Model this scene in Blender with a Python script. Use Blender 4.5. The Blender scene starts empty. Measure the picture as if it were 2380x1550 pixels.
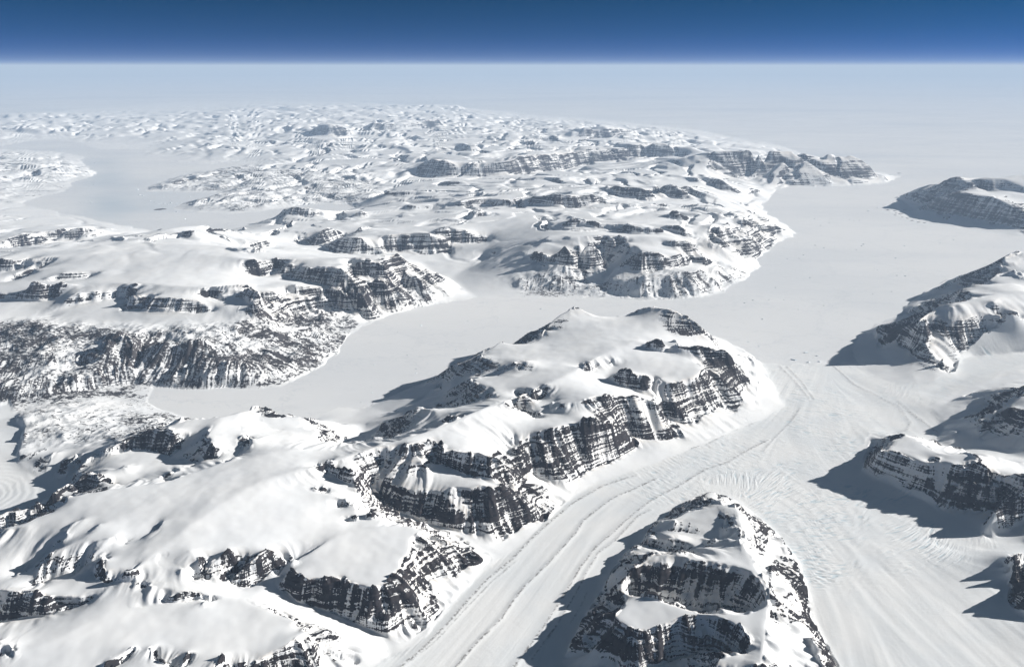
import bpy, math, random
import numpy as np
from mathutils import Vector, Matrix

# ------------------------------------------------------------------ camera, sky, sun, exposure
H = 11000.0                                   # flying height, metres
PITCH = math.radians(18.52)
FPX, CX, CY = 1851.0, 1190.0, 775.0           # focal length and centre for a 2380 x 1550 frame
scene = bpy.context.scene
COL = scene.collection
cam_d = bpy.data.cameras.new('camera'); cam_d.lens = 28.0; cam_d.sensor_width = 36.0
cam_d.clip_start = 50.0; cam_d.clip_end = 4.0e6
cam = bpy.data.objects.new('camera', cam_d); COL.objects.link(cam)
cam.location = (0, 0, H); cam.rotation_euler = (math.pi/2 - PITCH, 0, 0)
scene.camera = cam

SUN_EL, SUN_AZ = math.radians(20.5), math.radians(78.0)      # azimuth clockwise from +Y (view direction)
world = bpy.data.worlds.new('World'); scene.world = world; world.use_nodes = True
wn = world.node_tree.nodes; wl = world.node_tree.links
sky = wn.new('ShaderNodeTexSky'); sky.sky_type = 'NISHITA'; sky.sun_disc = False
sky.sun_elevation = SUN_EL; sky.sun_rotation = SUN_AZ
sky.altitude = 23500.0; sky.air_density = 1.0; sky.dust_density = 0.0; sky.ozone_density = 4.0
bg = wn['Background']; bg.inputs['Strength'].default_value = 0.065
tint = wn.new('ShaderNodeMix'); tint.data_type = 'RGBA'; tint.blend_type = 'MULTIPLY'; tint.inputs[0].default_value = 1.0
tint.inputs[7].default_value = (.15, 1.16, 1.04, 1)          # thin air seen from flying height: deep blue, hardly any red
wl.new(sky.outputs[0], tint.inputs[6]); wl.new(tint.outputs[2], bg.inputs['Color'])
sun_d = bpy.data.lights.new('sun', 'SUN'); sun_d.energy = 5.0; sun_d.angle = math.radians(0.53)
sun_d.color = (1.0, 0.985, 0.96)
sun = bpy.data.objects.new('sun', sun_d); COL.objects.link(sun)
sdir = Vector((math.sin(SUN_AZ)*math.cos(SUN_EL), math.cos(SUN_AZ)*math.cos(SUN_EL), math.sin(SUN_EL)))
sun.rotation_euler = sdir.to_track_quat('Z', 'Y').to_euler()
vs = scene.view_settings
vs.view_transform = 'Standard'; vs.look = 'None'; vs.exposure = 0.80; vs.gamma = 1.0
scene.cycles.use_denoising = True
scene.cycles.max_bounces = 4; scene.cycles.diffuse_bounces = 2; scene.cycles.volume_bounces = 1

# ------------------------------------------------------------------ helpers: pixels <-> ground
def depr(y): return PITCH + np.arctan((np.asarray(y, float) - CY)/FPX)
def toground(x, y, z):
    """point on the plane of height z seen at (x, y) of the 2380 x 1550 frame"""
    x = np.asarray(x, float); y = np.asarray(y, float); z = np.asarray(z, float)
    fy = FPX*math.cos(PITCH) - (y - CY)*math.sin(PITCH)          # forward, horizontal
    fz = -FPX*math.sin(PITCH) - (y - CY)*math.cos(PITCH)         # vertical
    t = (H - z)/np.maximum(-fz, 1e-3)
    return (x - CX)*t, fy*t
TX = (0, 595, 1190, 1785); TY = dict(A=139.5, B=388.0, C=775.0, D=1162.0)
def px(tile, x, y):
    if tile == 'F': return x, y
    return TX[int(tile[1])] + x/4.0, TY[tile[0]] + y/4.0

# ------------------------------------------------------------------ landform lines read from the photograph
LINES = []                                     # (x px, y px, altitude) polylines
ZF = lambda z: z                               # lifts a whole block of lines
def ridge(tile, *pts):
    LINES.append([(*px(tile, p[0], p[1]), float(ZF(p[2]))) for p in pts])
def cliff(tile, slope, foot, rim, tile2=None):
    """foot: (x, y, z); rim: (x, y): its height follows from the foot below it and the slope"""
    f = [(*px(tile, p[0], p[1]), float(ZF(p[2]))) for p in foot]
    LINES.append(f)
    fs = sorted(f); fx = [p[0] for p in fs]; fyv = [p[1] for p in fs]; fz = [p[2] for p in fs]
    ts = math.tan(math.radians(slope)); out = []
    for p in rim:
        x, y = px(tile2 or tile, p[0], p[1])
        if len(p) > 2: out.append((x, y, float(ZF(p[2])))); continue
        yf = float(np.interp(x, fx, fyv)); zf = float(np.interp(x, fx, fz))
        tf, tr = math.tan(depr(yf)), math.tan(depr(y))
        z = (H/tr - (H - zf)/tf + zf/ts)/(1/tr + 1/ts)
        out.append((x, y, max(z, zf + 20)))
    LINES.append(out)
    return [round(o[2]) for o in out]

SEA = [[(347,900),(425,904),(500,901),(595,900),(650,897),(667,887),(700,872),(725,860),(755,847),(757,835),(775,825),(787,820),
  (789,805),(807,790),(815,775),(845,755),(890,738),(945,723),(977,713),(1032,704),(1077,698),(1107,689),(1145,692),(1190,693),
  (1240,692),(1365,689),(1440,694),(1515,697),(1577,697),(1640,689),(1677,678),(1705,660),(1740,645),(1742,630),(1767,618),(1755,606),
  (1767,595),(1785,583),(1800,568),(1850,543),(1832,528),(1810,515),(1787,500),(1772,484),(1767,476),(1785,464),(1800,441),(1840,434),
  (1935,434),(2010,430),(2060,424),(2090,411),(2050,402),(1990,395),(1900,380),(1850,352),(1785,332),(1700,320),(1627,304),(1515,291),(1365,276),(1265,271),(1170,259),(1000,247),
  (800,238),(600,236),(420,240),(250,252),(100,262),(-200,270),(-1400,270),(-1400,174),(4200,174),(4200,424),(2700,424),(2420,425),(2250,428),(2190,431),(2160,440),(2105,450),(2082,460),(2105,470),(2128,488),
  (2097,497),(2075,492),(2090,502),(2140,518),(2165,524),(2235,533),(2290,540),(2345,547),(2400,554),(3600,650),(3600,700),(2700,640),(2400,628),(2330,632),
  (2252,649),(2205,650),(2190,658),(2195,665),(2150,680),(2145,688),(2122,698),(2105,720),(2102,730),(2047,750),(2002,774),(1990,797),(1984,826),(2000,852),
  (1972,843),(1945,851),(1912,841),(1880,850),(1850,842),(1822,851),(1800,843),(1780,850),(1765,845),(1727,812),(1685,792),(1652,781),(1615,768),(1540,752),(1470,757),(1400,760),(1340,752),(1270,792),(1190,812),
  (1125,835),(1060,862),(1020,873),(985,892),(965,896),(932,909),(895,927),(872,940),(862,948),(832,957),(782,951),(755,962),(735,976),(680,987),(600,987),(520,987),
  (470,976),(400,964),(370,955),(352,937),(345,925)],
 [(50,474),(75,483),(160,498),(240,516),(320,532),(390,545),(470,545),(520,540),(620,512),(690,502),(775,498),(830,484),(807,473),(755,475),(720,474),(595,492),(537,495),
  (462,493),(407,485),(425,474),(475,461),(525,446),(425,445),(347,443),(347,434),(375,424),(410,411),(475,394),(550,389),(600,378),(562,374),(475,381),(440,378),(410,376),
  (337,359),(345,350),(375,346),(275,346),(237,346),(150,324),(75,326),(0,339),(-60,345),(-60,349),(0,349),(37,349),(130,354),(200,365),(185,374),(222,404),(200,414),(162,424),(162,431),(145,446),(100,454),(65,466)]]
GLACIER = [
 [(1765,846),(1807,849),(1880,846),(1935,846),(2000,852),(2035,880),(2075,893),(2130,900),(2165,898),(2180,890),(2217,876),(2232,845),(2270,828),(2330,822),(2400,818),(2700,812),
  (2700,862),(2400,866),(2320,895),(2260,912),(2220,925),(2155,950),(2175,975),(2195,1000),(2170,1030),(2195,1050),(2260,1055),(2390,1075),(2700,1085),(2700,1110),(2400,1098),(2260,1062),(2190,1048),
  (2110,1018),(2060,1024),(2025,1014),(2012,1030),(2005,1095),(2035,1120),(2072,1130),(2110,1150),(2147,1163),(2185,1192),(2232,1213),(2290,1235),(2320,1248),(2380,1225),(2500,1200),(2800,1200),(2800,1290),(2390,1285),(2340,1315),(2330,1330),(2350,1350),(2335,1375),(2345,1412),(2390,1440),(2800,1560),(2800,1800),
  (1990,1800),(1950,1550),(1922,1495),(1907,1470),(1885,1432),(1882,1387),(1872,1347),(1860,1312),(1835,1280),(1810,1252),(1785,1222),(1735,1178),(1700,1158),(1655,1144),(1610,1160),(1565,1180),(1550,1195),
  (1515,1220),(1490,1260),(1452,1287),(1420,1327),(1395,1377),(1362,1422),(1350,1450),(1330,1485),(1305,1537),(1280,1600),(1240,1800),(700,1800),(800,1600),(850,1560),(880,1540),(905,1525),
  (950,1497),(1000,1457),(1050,1402),(1122,1322),(1190,1279),(1240,1237),(1280,1202),(1335,1150),(1390,1120),(1470,1097),(1535,1072),(1605,1047),(1690,1012),(1780,974),(1825,944),(1795,890)],
 [(-800,900),(0,943),(20,935),(60,1010),(38,1072),(48,1092),(88,1110),(130,1130),(133,1145),(118,1160),(95,1168),(75,1177),(57,1182),(18,1186),(0,1197),(-800,1250)]]

# --- near peninsula: the ice cap between the fjord and the glacier
ridge('F', (1765,846,5),(1795,890,40),(1825,943,70),(1780,973,85),(1690,1011,110),(1605,1046,130),(1535,1071,140),(1470,1096,150),(1390,1119,160),(1335,1149,170),(1280,1201,185),
      (1240,1236,195),(1190,1278,205),(1122,1321,220),(1050,1401,240),(1000,1456,255),(950,1496,265),(905,1525,275))
ridge('D1', (270,830,790),(370,930,710),(600,1000,600),(850,1100,480),(1050,1200,390),(1200,1270,320),(1235,1410,285),(1330,1380,275),(1480,1270,265),(1640,1150,252),(1730,1050,242))
ridge('D1', (330,650,1080),(480,730,1075),(560,720,1075),(640,740,1065),(800,650,1075),(860,745,1055),(1000,800,1040),(1110,810,1035),(1200,770,1035),(1250,690,1035),(1350,620,1035),(1340,560,1040),(1420,500,1055),(1440,350,1085),(1500,300,1090),(1570,270,1090))
ridge('D1', (1730,1050,242),(1640,850,430),(1600,720,520),(1850,740,330),(1900,640,340),(2110,600,226))
ridge('D1', (1570,270,1090),(1640,280,1000),(1750,390,800),(1830,400,720),(1990,560,400),(2110,600,226))
ridge('D1', (1440,220,560),(1560,240,480),(1750,280,420),(1900,340,360),(2050,450,290),(2200,500,228))
ridge('D1', (340,560,1110),(600,420,1170),(800,300,1190),(1100,250,1170),(1400,230,1130),(1480,260,1100))
ridge('D1', (270,640,960),(420,530,1060),(560,420,1120),(640,370,1150))
ridge('D1', (200,700,900),(300,600,960),(420,510,1050),(560,400,1130))
ridge('D1', (1170,20,640),(1250,90,600),(1400,150,540),(1560,215,490),(1750,260,430),(1900,300,380),(2000,340,350),(2150,425,275),(2240,405,245),(2380,335,232))
ridge('C1', (1110,1400,900),(1150,1350,1020),(1330,1420,1005),(1480,1470,1000),(1560,1440,1010),(1700,1470,1010),(1760,1500,980),(1820,1420,1100),(2000,1450,1120),(2080,1400,1180),(2200,1440,1130),(2300,1490,980),(2380,1540,800))
ridge('C1', (1060,1420,900),(1130,1480,780),(1200,1560,640))
ridge('C1', (1170,1230,1160),(1120,1320,1040),(1060,1420,900))
ridge('D2', (0,10,760),(100,40,640),(220,60,480),(260,150,300),(380,130,190))
ridge('D2', (0,330,215),(120,240,240),(240,190,215))
ridge('C1', (1690,1220,1080),(1800,1250,1090),(2000,1340,1140),(2100,1375,1150),(2280,1400,1060),(2380,1385,930))
ridge('C2', (0,1205,920),(140,1265,640),(100,1360,560),(30,1290,800))
ridge('C1', (1690,1180,1150),(1700,1060,1560),(1760,1080,1590),(1900,1100,1600),(2000,1105,1600),(2060,1090,1610),(2150,1130,1560),(2230,1150,1500),(2330,1220,1330),(2380,1290,1180))
ridge('C1', (1650,1200,1130),(1690,1100,1280),(1740,1020,1500))
cliff('C1', 45, [(1310,1120,1390),(1420,1190,1370),(1540,1190,1370),(1590,1090,1420)], [(1310,1060),(1400,1020),(1600,1000)])
cliff('C1', 45, [(575,1255,1290),(700,1310,1260),(800,1370,1230),(900,1410,1220),(960,1400,1220),(985,1270,1330)], [(580,1232),(780,1245),(900,1295),(965,1245,1400)])
for (a, b, d) in (('C1',620,1430),('D1',820,15),('D1',900,150),('D1',1050,140),('D0',1590,900),('D0',1340,770)):
    zz = {('C1',620):1330, ('D1',820):1270, ('D1',900):1210, ('D1',1050):1200, ('D0',1590):1140, ('D0',1340):1230}[(a,b)]
    ridge(a, (b-35,d+28,zz-105),(b+5,d-25,zz+20),(b+50,d+25,zz-90)); ridge(a, (b-40,d+42,zz-115),(b+50,d+42,zz-115))
# third, second and first buttress towards the fjord
cliff('C2', 40, [(150,1290,540),(240,1330,440),(350,1400,330),(490,1490,215),(580,1370,235),(750,1250,245),(900,1200,235),(1050,1120,225),(1160,1060,215)],
      [(80,1000,1170),(170,930,1260),(400,860),(600,820),(770,795,1460),(900,860,1160),(1080,930,650),(1160,1055,230)])
ridge('C2', (30,1010,1120),(0,1080,1060),(0,1180,930))
ridge('C2', (350,725,1290),(560,768,1370),(770,800,1445),(900,870,1000),(1000,910,700),(1100,950,430),(1310,985,310),(1450,985,240),(1560,975,190))
ridge('C2', (380,640,1420),(450,640,1530),(680,600,1600),(850,580,1550),(1000,570,1420),(1200,590,1290),(1330,645,1150),(1400,700,950),(1470,850,520),(1560,975,190))
ridge('C2', (330,700,1290),(400,600,1400),(460,500,1560))
ridge('C2', (1340,640,1010),(1370,680,860),(1430,760,610),(1500,810,460),(1620,850,340),(1710,885,275),(1750,770,400),(1880,720,360),(1900,650,430),(2000,720,270),(2080,730,230),(2110,680,255),(2150,575,420))
ridge('C2', (1350,500,1250),(1370,400,1450),(1440,460,1400),(1550,455,1350),(1670,425,1390),(1740,375,1450),(1780,320,1480),(1810,350,1350),(1850,440,1020),(1900,560,650))
ridge('C2', (1300,600,1080),(1320,480,1220),(1330,390,1400))
ridge('C2', (1520,215,1480),(1680,260,1460),(1790,310,1450),(1830,350,1160),(1980,350,920),(2060,430,680),(2170,490,440))
ridge('C2', (1520,110,1700),(1600,115,1700),(1720,130,1660),(1850,160,1560),(1960,200,1480),(2040,250,1260),(2100,310,980),(2170,440,560),(2200,560,320))
ridge('C2', (2180,200,520),(2270,330,260),(2310,500,190),(2260,680,190)); ridge('C2', (1960,110,880),(2080,170,640),(2180,260,400))
ridge('C2', (1410,180,1480),(1470,150,1500),(1510,70,1640))
cliff('C2', 45, [(900,430,1330),(950,470,1290),(1080,510,1230),(1200,560,1170),(1280,580,1120)], [(1010,350),(1080,350),(1150,390),(1300,370)])
ridge('C2', (870,420,1330),(940,300,1400),(1000,230,1560))
ridge('C2', (640,300,1480),(720,370,1400),(800,300,1470)); ridge('C2', (640,260,1560),(720,290,1540),(800,270,1560))
ridge('C2', (0,390,1480),(100,395,1470),(200,350,1500)); ridge('C2', (30,280,1580),(110,240,1660),(200,290,1620))
cliff('C2', 45, [(60,570,1290),(170,640,1240),(300,600,1270)], [(40,510),(180,510),(310,530)])
cliff('C2', 45, [(0,700,1210),(150,750,1160),(240,795,1120)], [(0,660),(150,680),(200,720)])
cliff('C2', 45, [(1240,140,1560),(1390,165,1540)], [(1250,90),(1400,110)])
# twin peaks at the fjord
ridge('B2', (1120,1395,1450),(1200,1340,1680),(1280,1300,1860),(1440,1310,1980),(1540,1340,1930),(1650,1430,1740),(1750,1500,1560))
ridge('C2', (1700,-30,1480),(1850,50,1280),(1900,140,1150),(1960,200,1060))
ridge('B2', (1330,1460,1640),(1390,1545,1520)); ridge('C2', (1420,10,1500),(1560,30,1440),(1700,25,1380))
ridge('B2', (440,1370,1680),(540,1320,1790),(640,1310,1790),(720,1360,1680),(770,1415,1560))
ridge('B2', (440,1370,1680),(380,1420,1590),(290,1520,1430)); ridge('C1', (2290,60,1430),(2200,120,1330),(2110,190,1230),(2000,230,1120),(1880,290,960),(1780,370,700),(1690,410,430),(1560,480,250),(1350,545,120),(1200,620,60))
ridge('B2', (560,1440,1560),(480,1500,1470),(350,1530,1330),(280,1535,1260))
ridge('C1', (2100,215,1340),(2200,235,1400),(2380,225,1440)); ridge('C1', (1880,420,820),(2020,402,1120),(2150,395,1200),(2260,385,1230),(2290,330,1290))
ridge('C1', (2010,405,1340),(2080,470,1370),(2200,490,1420),(2250,560,1390)); ridge('C1', (1600,690,560),(1750,690,760),(1900,668,1000),(2050,632,1160),(2230,590,1320))
ridge('C1', (1440,700,1130),(1520,690,1230),(1610,700,1270),(1700,700,1260)); ridge('C1', (1440,700,1130),(1350,770,900),(1240,870,620),(1130,960,330))
ridge('C1', (1130,965,300),(1280,972,680),(1400,892,900),(1600,890,1040),(1720,860,1120)); ridge('C1', (1430,720,1080),(1420,800,980),(1430,880,920))
cliff('C1', 45, [(1720,860,1130),(1830,860,1170)], [(1800,770),(1880,745)])
ridge('C1', (700,830,60),(1000,850,130),(1000,1000,240),(1150,900,210),(850,1000,230)); ridge('C1', (900,760,30),(1100,700,60),(1250,740,150),(1500,610,300),(1700,480,420))
ridge('C1', (20,690,1230),(80,690,1240),(230,780,1040),(410,770,1000),(520,850,860),(650,950,620),(790,1020,380),(900,990,240))
ridge('C1', (40,760,1090),(130,890,1040),(250,895,1020),(400,895,1010),(600,900,1000)); ridge('C1', (600,1020,760),(700,1020,600),(790,1025,400))
ridge('C1', (560,1000,1030),(595,905,1020)); ridge('C1', (800,1020,640),(950,1040,700),(1030,1010,760),(1120,975,820),(1230,975,900),(1440,893,1080))
# crest of the ice cap
ridge('F', (300,1330,1330),(450,1215,1450),(600,1120,1500),(800,1060,1530),(1000,1000,1590),(1150,940,1610),(1300,880,1630),(1400,825,1640),(1480,790,1680))
ridge('F', (680,1130,1380),(780,1150,1300),(830,1180,1220)); ridge('F', (300,1190,1420),(420,1140,1450),(600,1060,1430),(700,1040,1420))
# left of the ice cap
cliff('D0', 45, [(-60,1150,700),(0,1140,700),(140,1110,740),(290,1090,770),(400,1090,790),(550,1050,860),(700,1000,930),(840,930,1010)], [(-60,830),(40,840),(200,840),(330,835),(430,890),(600,890),(770,905),(850,875)])
ridge('D0', (340,795,930),(400,600,1150),(430,570,1190),(520,470,1280),(700,400,1330),(900,370,1370),(1080,320,1410))
ridge('D0', (340,805,900),(560,700,990),(700,640,1080),(900,560,1190),(1000,480,1290),(1090,400,1340))
ridge('D0', (170,710,880),(260,600,940),(400,500,1060),(560,400,1210)); ridge('D0', (980,520,1380),(960,590,1330),(1000,680,1290))
ridge('D0', (880,580,1210),(870,720,1110),(980,745,1180)); ridge('D0', (640,715,1010),(800,600,1110),(940,550,1240))
ridge('D0', (2120,460,1350),(2000,560,1260),(1970,620,1200),(1910,690,1110)); ridge('D0', (2150,540,1230),(2070,680,1110),(1940,755,1050)); ridge('D0', (1860,730,1090),(1940,560,1220))
ridge('D1', (100,450,1350),(0,570,1240)); ridge('D0', (2380,570,1240),(2250,640,1140),(2190,700,1090)); ridge('D1', (150,540,1140),(130,650,1000),(0,795,900)); ridge('D0', (2380,800,895),(2270,835,890),(2180,815,910),(2130,730,950),(2300,560,1130))
for pts in (((1510,190,1440),(1485,290,1400),(1380,370,1370),(1260,425,1340)), ((790,170,1400),(690,240,1360),(620,320,1330)), ((938,220,1430),(900,280,1410),(800,350,1370))):
    ridge('D0', *pts); ridge('D0', *[(p[0]-45-14*k, p[1]-8*k, p[2]-75) for k, p in enumerate(pts)])
ridge('D0', (1500,520,1330),(1600,600,1290),(1720,640,1290)); ridge('D0', (1760,460,1400),(1850,560,1340),(1880,640,1280))
ridge('D0', (1240,620,1290),(1340,470,1390)); ridge('D0', (980,740,1190),(1500,800,1180),(1900,880,1060),(2200,900,950))
ridge('D0', (1760,1010,1000),(1900,940,1050),(1960,870,1080)); ridge('D0', (1740,960,950),(1850,915,975))
ridge('D0', (0,255,1250),(230,230,1280),(340,165,1300),(530,100,1350),(700,30,1400)); ridge('C0', (600,1525,1400),(980,1465,1420),(1050,1445,1420),(1350,1420,1400),(1600,1360,1400),(2100,1190,1400),(2380,1140,1400))
ridge('D0', (-200,170,880),(0,140,890),(70,95,900),(150,110,880),(230,80,900),(290,85,890),(370,20,950)); ridge('D0', (-200,280,560),(0,270,570),(200,240,580),(330,175,600),(520,110,640)); ridge('C0', (560,1530,680),(700,1505,720),(980,1470,760),(1060,1450,900)); ridge('C0', (480,1535,1010),(620,1440,1060),(800,1290,1160),(870,1300,1170),(1040,1400,1260))
ridge('C0', (-300,1600,240),(0,1440,240),(200,1350,240),(100,1250,230),(0,1150,225),(-300,1100,225)); ridge('C0', (130,1180,235),(190,1275,240),(350,1340,250),(520,1425,260),(530,1480,270),(470,1545,280)); ridge('D0', (370,28,300),(300,60,290),(230,80,285),(70,95,280),(0,140,285),(-300,200,300))
cliff('C0', 45, [(1050,1115,900),(1300,1075,880),(1450,1095,860),(1570,1150,860),(1640,1080,950)], [(1000,1060),(1200,960),(1440,880),(1600,885),(1650,1000,1120)])
ridge('C0', (960,1010,420),(1150,930,420),(1440,860,420)); ridge('C0', (1100,1200,880),(1500,1200,900),(1800,1230,980))
ridge('C0', (1600,885,1230),(1720,800,1220),(1860,805,1230),(2050,775,1270),(2200,730,1290),(2380,690,1250)); ridge('C0', (2040,790,1290),(1930,940,1420),(1980,1000,1400),(2000,1080,1300))
ridge('C0', (1650,1060,960),(1570,1165,880),(1760,1195,960),(2030,1165,1130)); ridge('C0', (1700,1000,1080),(1900,900,1240))
ridge('C0', (2150,1180,1150),(2230,1060,1170),(2330,980,1210)); ridge('C0', (2380,1100,1330),(2360,990,1380),(2260,930,1380)); ridge('C0', (2060,930,1380),(2100,1060,1270))
for pts in (((700,1090,720),(650,1200,540),(590,1380,300)), ((330,1080,460),(230,1130,360),(160,1180,250)), ((500,1090,520),(430,1200,380),(370,1330,250)), ((960,1100,900),(830,1180,760),(740,1300,560))):
    ridge('C0', *pts)
ridge('C0', (620,1130,420),(540,1260,300),(480,1370,255)); ridge('C0', (860,1100,620),(760,1200,480),(640,1400,320))
ridge('C0', (1080,1250,980),(1150,1230,1090),(1280,1300,960)); ridge('C0', (1090,1430,960),(1200,1400,960),(1320,1330,950))
ridge('C0', (1370,1370,1180),(1540,1290,1330),(1600,1270,1370)); ridge('C0', (1370,1360,1130),(1500,1340,1150),(1580,1400,1250))
# snow plateau along the bottom edge
ridge('F', (-300,1560,1000),(100,1500,1000),(250,1425,1040),(400,1400,1010),(560,1395,960),(690,1440,910))
ridge('D1', (0,1500,800),(150,1400,850),(280,1345,880),(380,1235,900),(470,1205,900),(600,1310,760),(800,1410,520),(950,1530,340))
ridge('D1', (100,905,850),(400,1110,720),(700,1210,570),(1000,1360,420),(1150,1490,310)); ridge('D1', (130,980,845),(400,1130,770),(450,1180,800)); ridge('F', (540,1600,520),(700,1610,400),(840,1590,300))
for pts in (((1220,1365,1000),(1100,1480,920),(980,1560,860)), ((1410,1350,990),(1430,1460,900),(1560,1545,820)), ((1740,1410,960),(1690,1520,880)), ((2050,1440,930),(2000,1560,850))):
    ridge('D0', *pts); ridge('D0', *[(p[0]+45, p[1]+35, p[2]-85) for p in pts])
ridge('D0', (-40,1340,1060),(60,1345,1060),(125,1385,1060)); ridge('D0', (-40,1470,900),(30,1440,920),(80,1420,960)); ridge('F', (-300,1700,700),(100,1690,800),(400,1680,780))
# --- mountain with the two cirques at the bottom right
ZF = lambda z: z if z < 330 else 330 + (z-330)*.92
ridge('F', (1655,1142,210),(1610,1160,210),(1565,1180,212),(1550,1195,214),(1515,1220,216),(1490,1260,218),(1452,1287,220),(1420,1327,222),(1395,1377,225),(1362,1422,230),(1350,1450,232),(1330,1485,235),(1305,1537,240),(1280,1600,245))
ridge('F', (1655,1142,210),(1702,1160,214),(1735,1180,220),(1785,1222,230),(1810,1252,240),(1835,1280,250),(1860,1312,258),(1872,1347,264),(1882,1387,270),(1885,1432,278),(1907,1470,285),(1922,1495,290),(1950,1550,300),(1985,1640,310))
ridge('D2', (1780,-20,620),(1870,20,800),(1960,50,860),(2080,60,880),(2200,180,860),(2270,300,880)); ridge('C2', (1700,1530,430),(1780,1480,500),(1860,1460,520),(1950,1500,480))
ridge('D2', (2080,60,880),(2130,230,1000),(2140,400,1080),(2230,560,1150),(2370,780,1180),(2380,980,1180),(2350,1150,1200),(2330,1400,1230),(2300,1560,1260))
ridge('D2', (2060,170,960),(2110,260,980),(2130,330,1010),(2080,400,1010)); ridge('D2', (1980,180,760),(1880,360,640),(2050,370,740))
ridge('D2', (1370,190,620),(1500,180,720),(1650,90,760),(1780,90,790),(1900,70,830)); ridge('D2', (1290,260,470),(1450,300,560),(1700,340,600),(1860,370,620))
ridge('D2', (1250,370,560),(1330,350,620),(1450,360,700),(1560,370,720),(1690,400,700),(1780,440,700),(1890,390,860),(2030,380,980)); ridge('D2', (1290,440,400),(1500,490,520),(1620,510,560))
ridge('D2', (1010,790,700),(1100,680,850),(1200,580,940),(1310,505,1000),(1440,490,1040),(1600,515,1060),(1700,550,1080),(1850,560,1120),(2080,590,1150),(2220,660,1160),(2300,760,1160),(2350,880,1160),(2355,980,1160),(2190,1070,1160))
ridge('D2', (1100,880,360),(1350,960,380),(1600,1020,440),(1750,1045,470),(2000,1020,520),(2120,1010,560),(2290,1000,800))
ridge('D2', (930,670,560),(1050,570,620),(1180,550,760)); ridge('D2', (900,850,460),(1000,800,560)); ridge('D2', (1060,500,420),(1150,450,480),(1240,460,520))
ridge('D2', (960,850,700),(1080,875,1000),(1200,890,1060),(1350,920,1080),(1500,970,1080),(1640,1020,1090),(1750,1055,1100),(1900,1050,1130),(2190,1070,1160))
ridge('D2', (870,920,620),(820,1020,620),(760,1080,620)); ridge('D2', (1060,880,980),(1060,980,1010),(950,1080,1000),(1050,1160,990),(1200,1205,985),(1420,1160,1020),(1540,1100,1060),(1620,1060,1090),(1760,1065,1100),(1880,1085,1110),(2000,1110,1130),(2130,1180,1140),(2210,1330,1150),(2180,1420,1150),(1930,1470,1140),(1870,1560,1100))
ridge('D2', (1440,1510,420),(1600,1440,440),(1750,1420,480),(1900,1400,560),(2050,1430,680),(2150,1425,850)); ridge('F', (1330,1620,260),(1480,1640,280),(1560,1600,330))
ridge('D2', (1240,1240,960),(1300,1400,640),(1330,1560,360)); ridge('D3', (60,570,900),(0,600,1000),(20,760,1020),(140,990,1000),(70,1060,1060),(110,1120,1030),(240,1240,960),(390,1310,900),(420,1450,880),(520,1560,860))
ridge('D3', (40,300,420),(150,520,440),(230,620,430),(290,760,430),(320,900,420),(365,1060,415),(420,1180,405),(480,1260,400),(560,1420,410))
ZF = lambda z: z
# --- right-hand mountains
def zr(z): return z*1.5 if z <= 1200 else 1800 + (z-1200)*.5
_n0 = len(LINES)
ridge('B3', (2420,760,1750),(2340,800,1700),(2250,830,1560),(2160,890,1380)); ridge('B3', (2260,940,1700),(2080,905,1640),(2000,940,1480),(1920,1010,1180),(1860,1080,900),(1800,1125,640))
ridge('B3', (1840,1108,760),(1980,1100,1060),(2160,1080,1200),(2300,1020,1400)); ridge('B3', (2170,1000,1440),(2060,1050,1240)); ridge('B3', (2310,990,1560),(2380,1020,1600))
ridge('B3', (1810,1118,1180),(1900,1105,1280),(2050,1100,1400),(2300,1080,1520)); ridge('B3', (1810,1120,1180),(1760,1180,1080),(1650,1262,700)); ridge('B3', (1650,1268,620),(1780,1268,860),(1880,1250,1080))
ridge('B3', (1590,1275,1150),(1720,1275,1250),(1900,1230,1340),(2200,1190,1460),(2420,1150,1600)); ridge('B3', (1590,1275,1150),(1520,1330,1040),(1400,1415,1000),(1340,1480,760),(1290,1545,560))
ridge('B3', (1400,1415,1000),(1450,1450,1000),(1500,1400,1060)); ridge('C3', (1460,-20,960),(1500,50,880),(1505,150,700),(1570,240,500),(1580,350,320),(1550,480,175))
ridge('C3', (1290,10,520),(1200,80,380),(1320,150,380),(1370,370,230),(1350,430,190)); ridge('C3', (1000,0,140),(1050,200,120),(1150,350,130),(1300,480,150),(1450,500,165))
ridge('C3', (900,340,20),(1000,420,80),(1150,450,100)); ridge('B3', (1100,1500,80),(1290,1400,120),(1400,1330,300),(1450,1200,160),(1700,1100,200))
cliff('C3', 42, [(1545,485,165),(1730,405,240),(1800,255,285),(1920,212,320),(2080,202,350),(2220,190,380),(2380,182,400),(2700,175,420)], [(1590,260,500),(1640,120,760)])
cliff('C3', 38, [(1800,255,285),(1920,212,320),(2080,202,350),(2220,190,380),(2380,182,400),(2700,175,420)], [(1800,-120),(1950,-190),(2020,-200),(2200,-150),(2380,-150),(2700,-180)])
ridge('B3', (1590,1280,1150),(1640,1300,1120),(1700,1290,1230)); 

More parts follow.
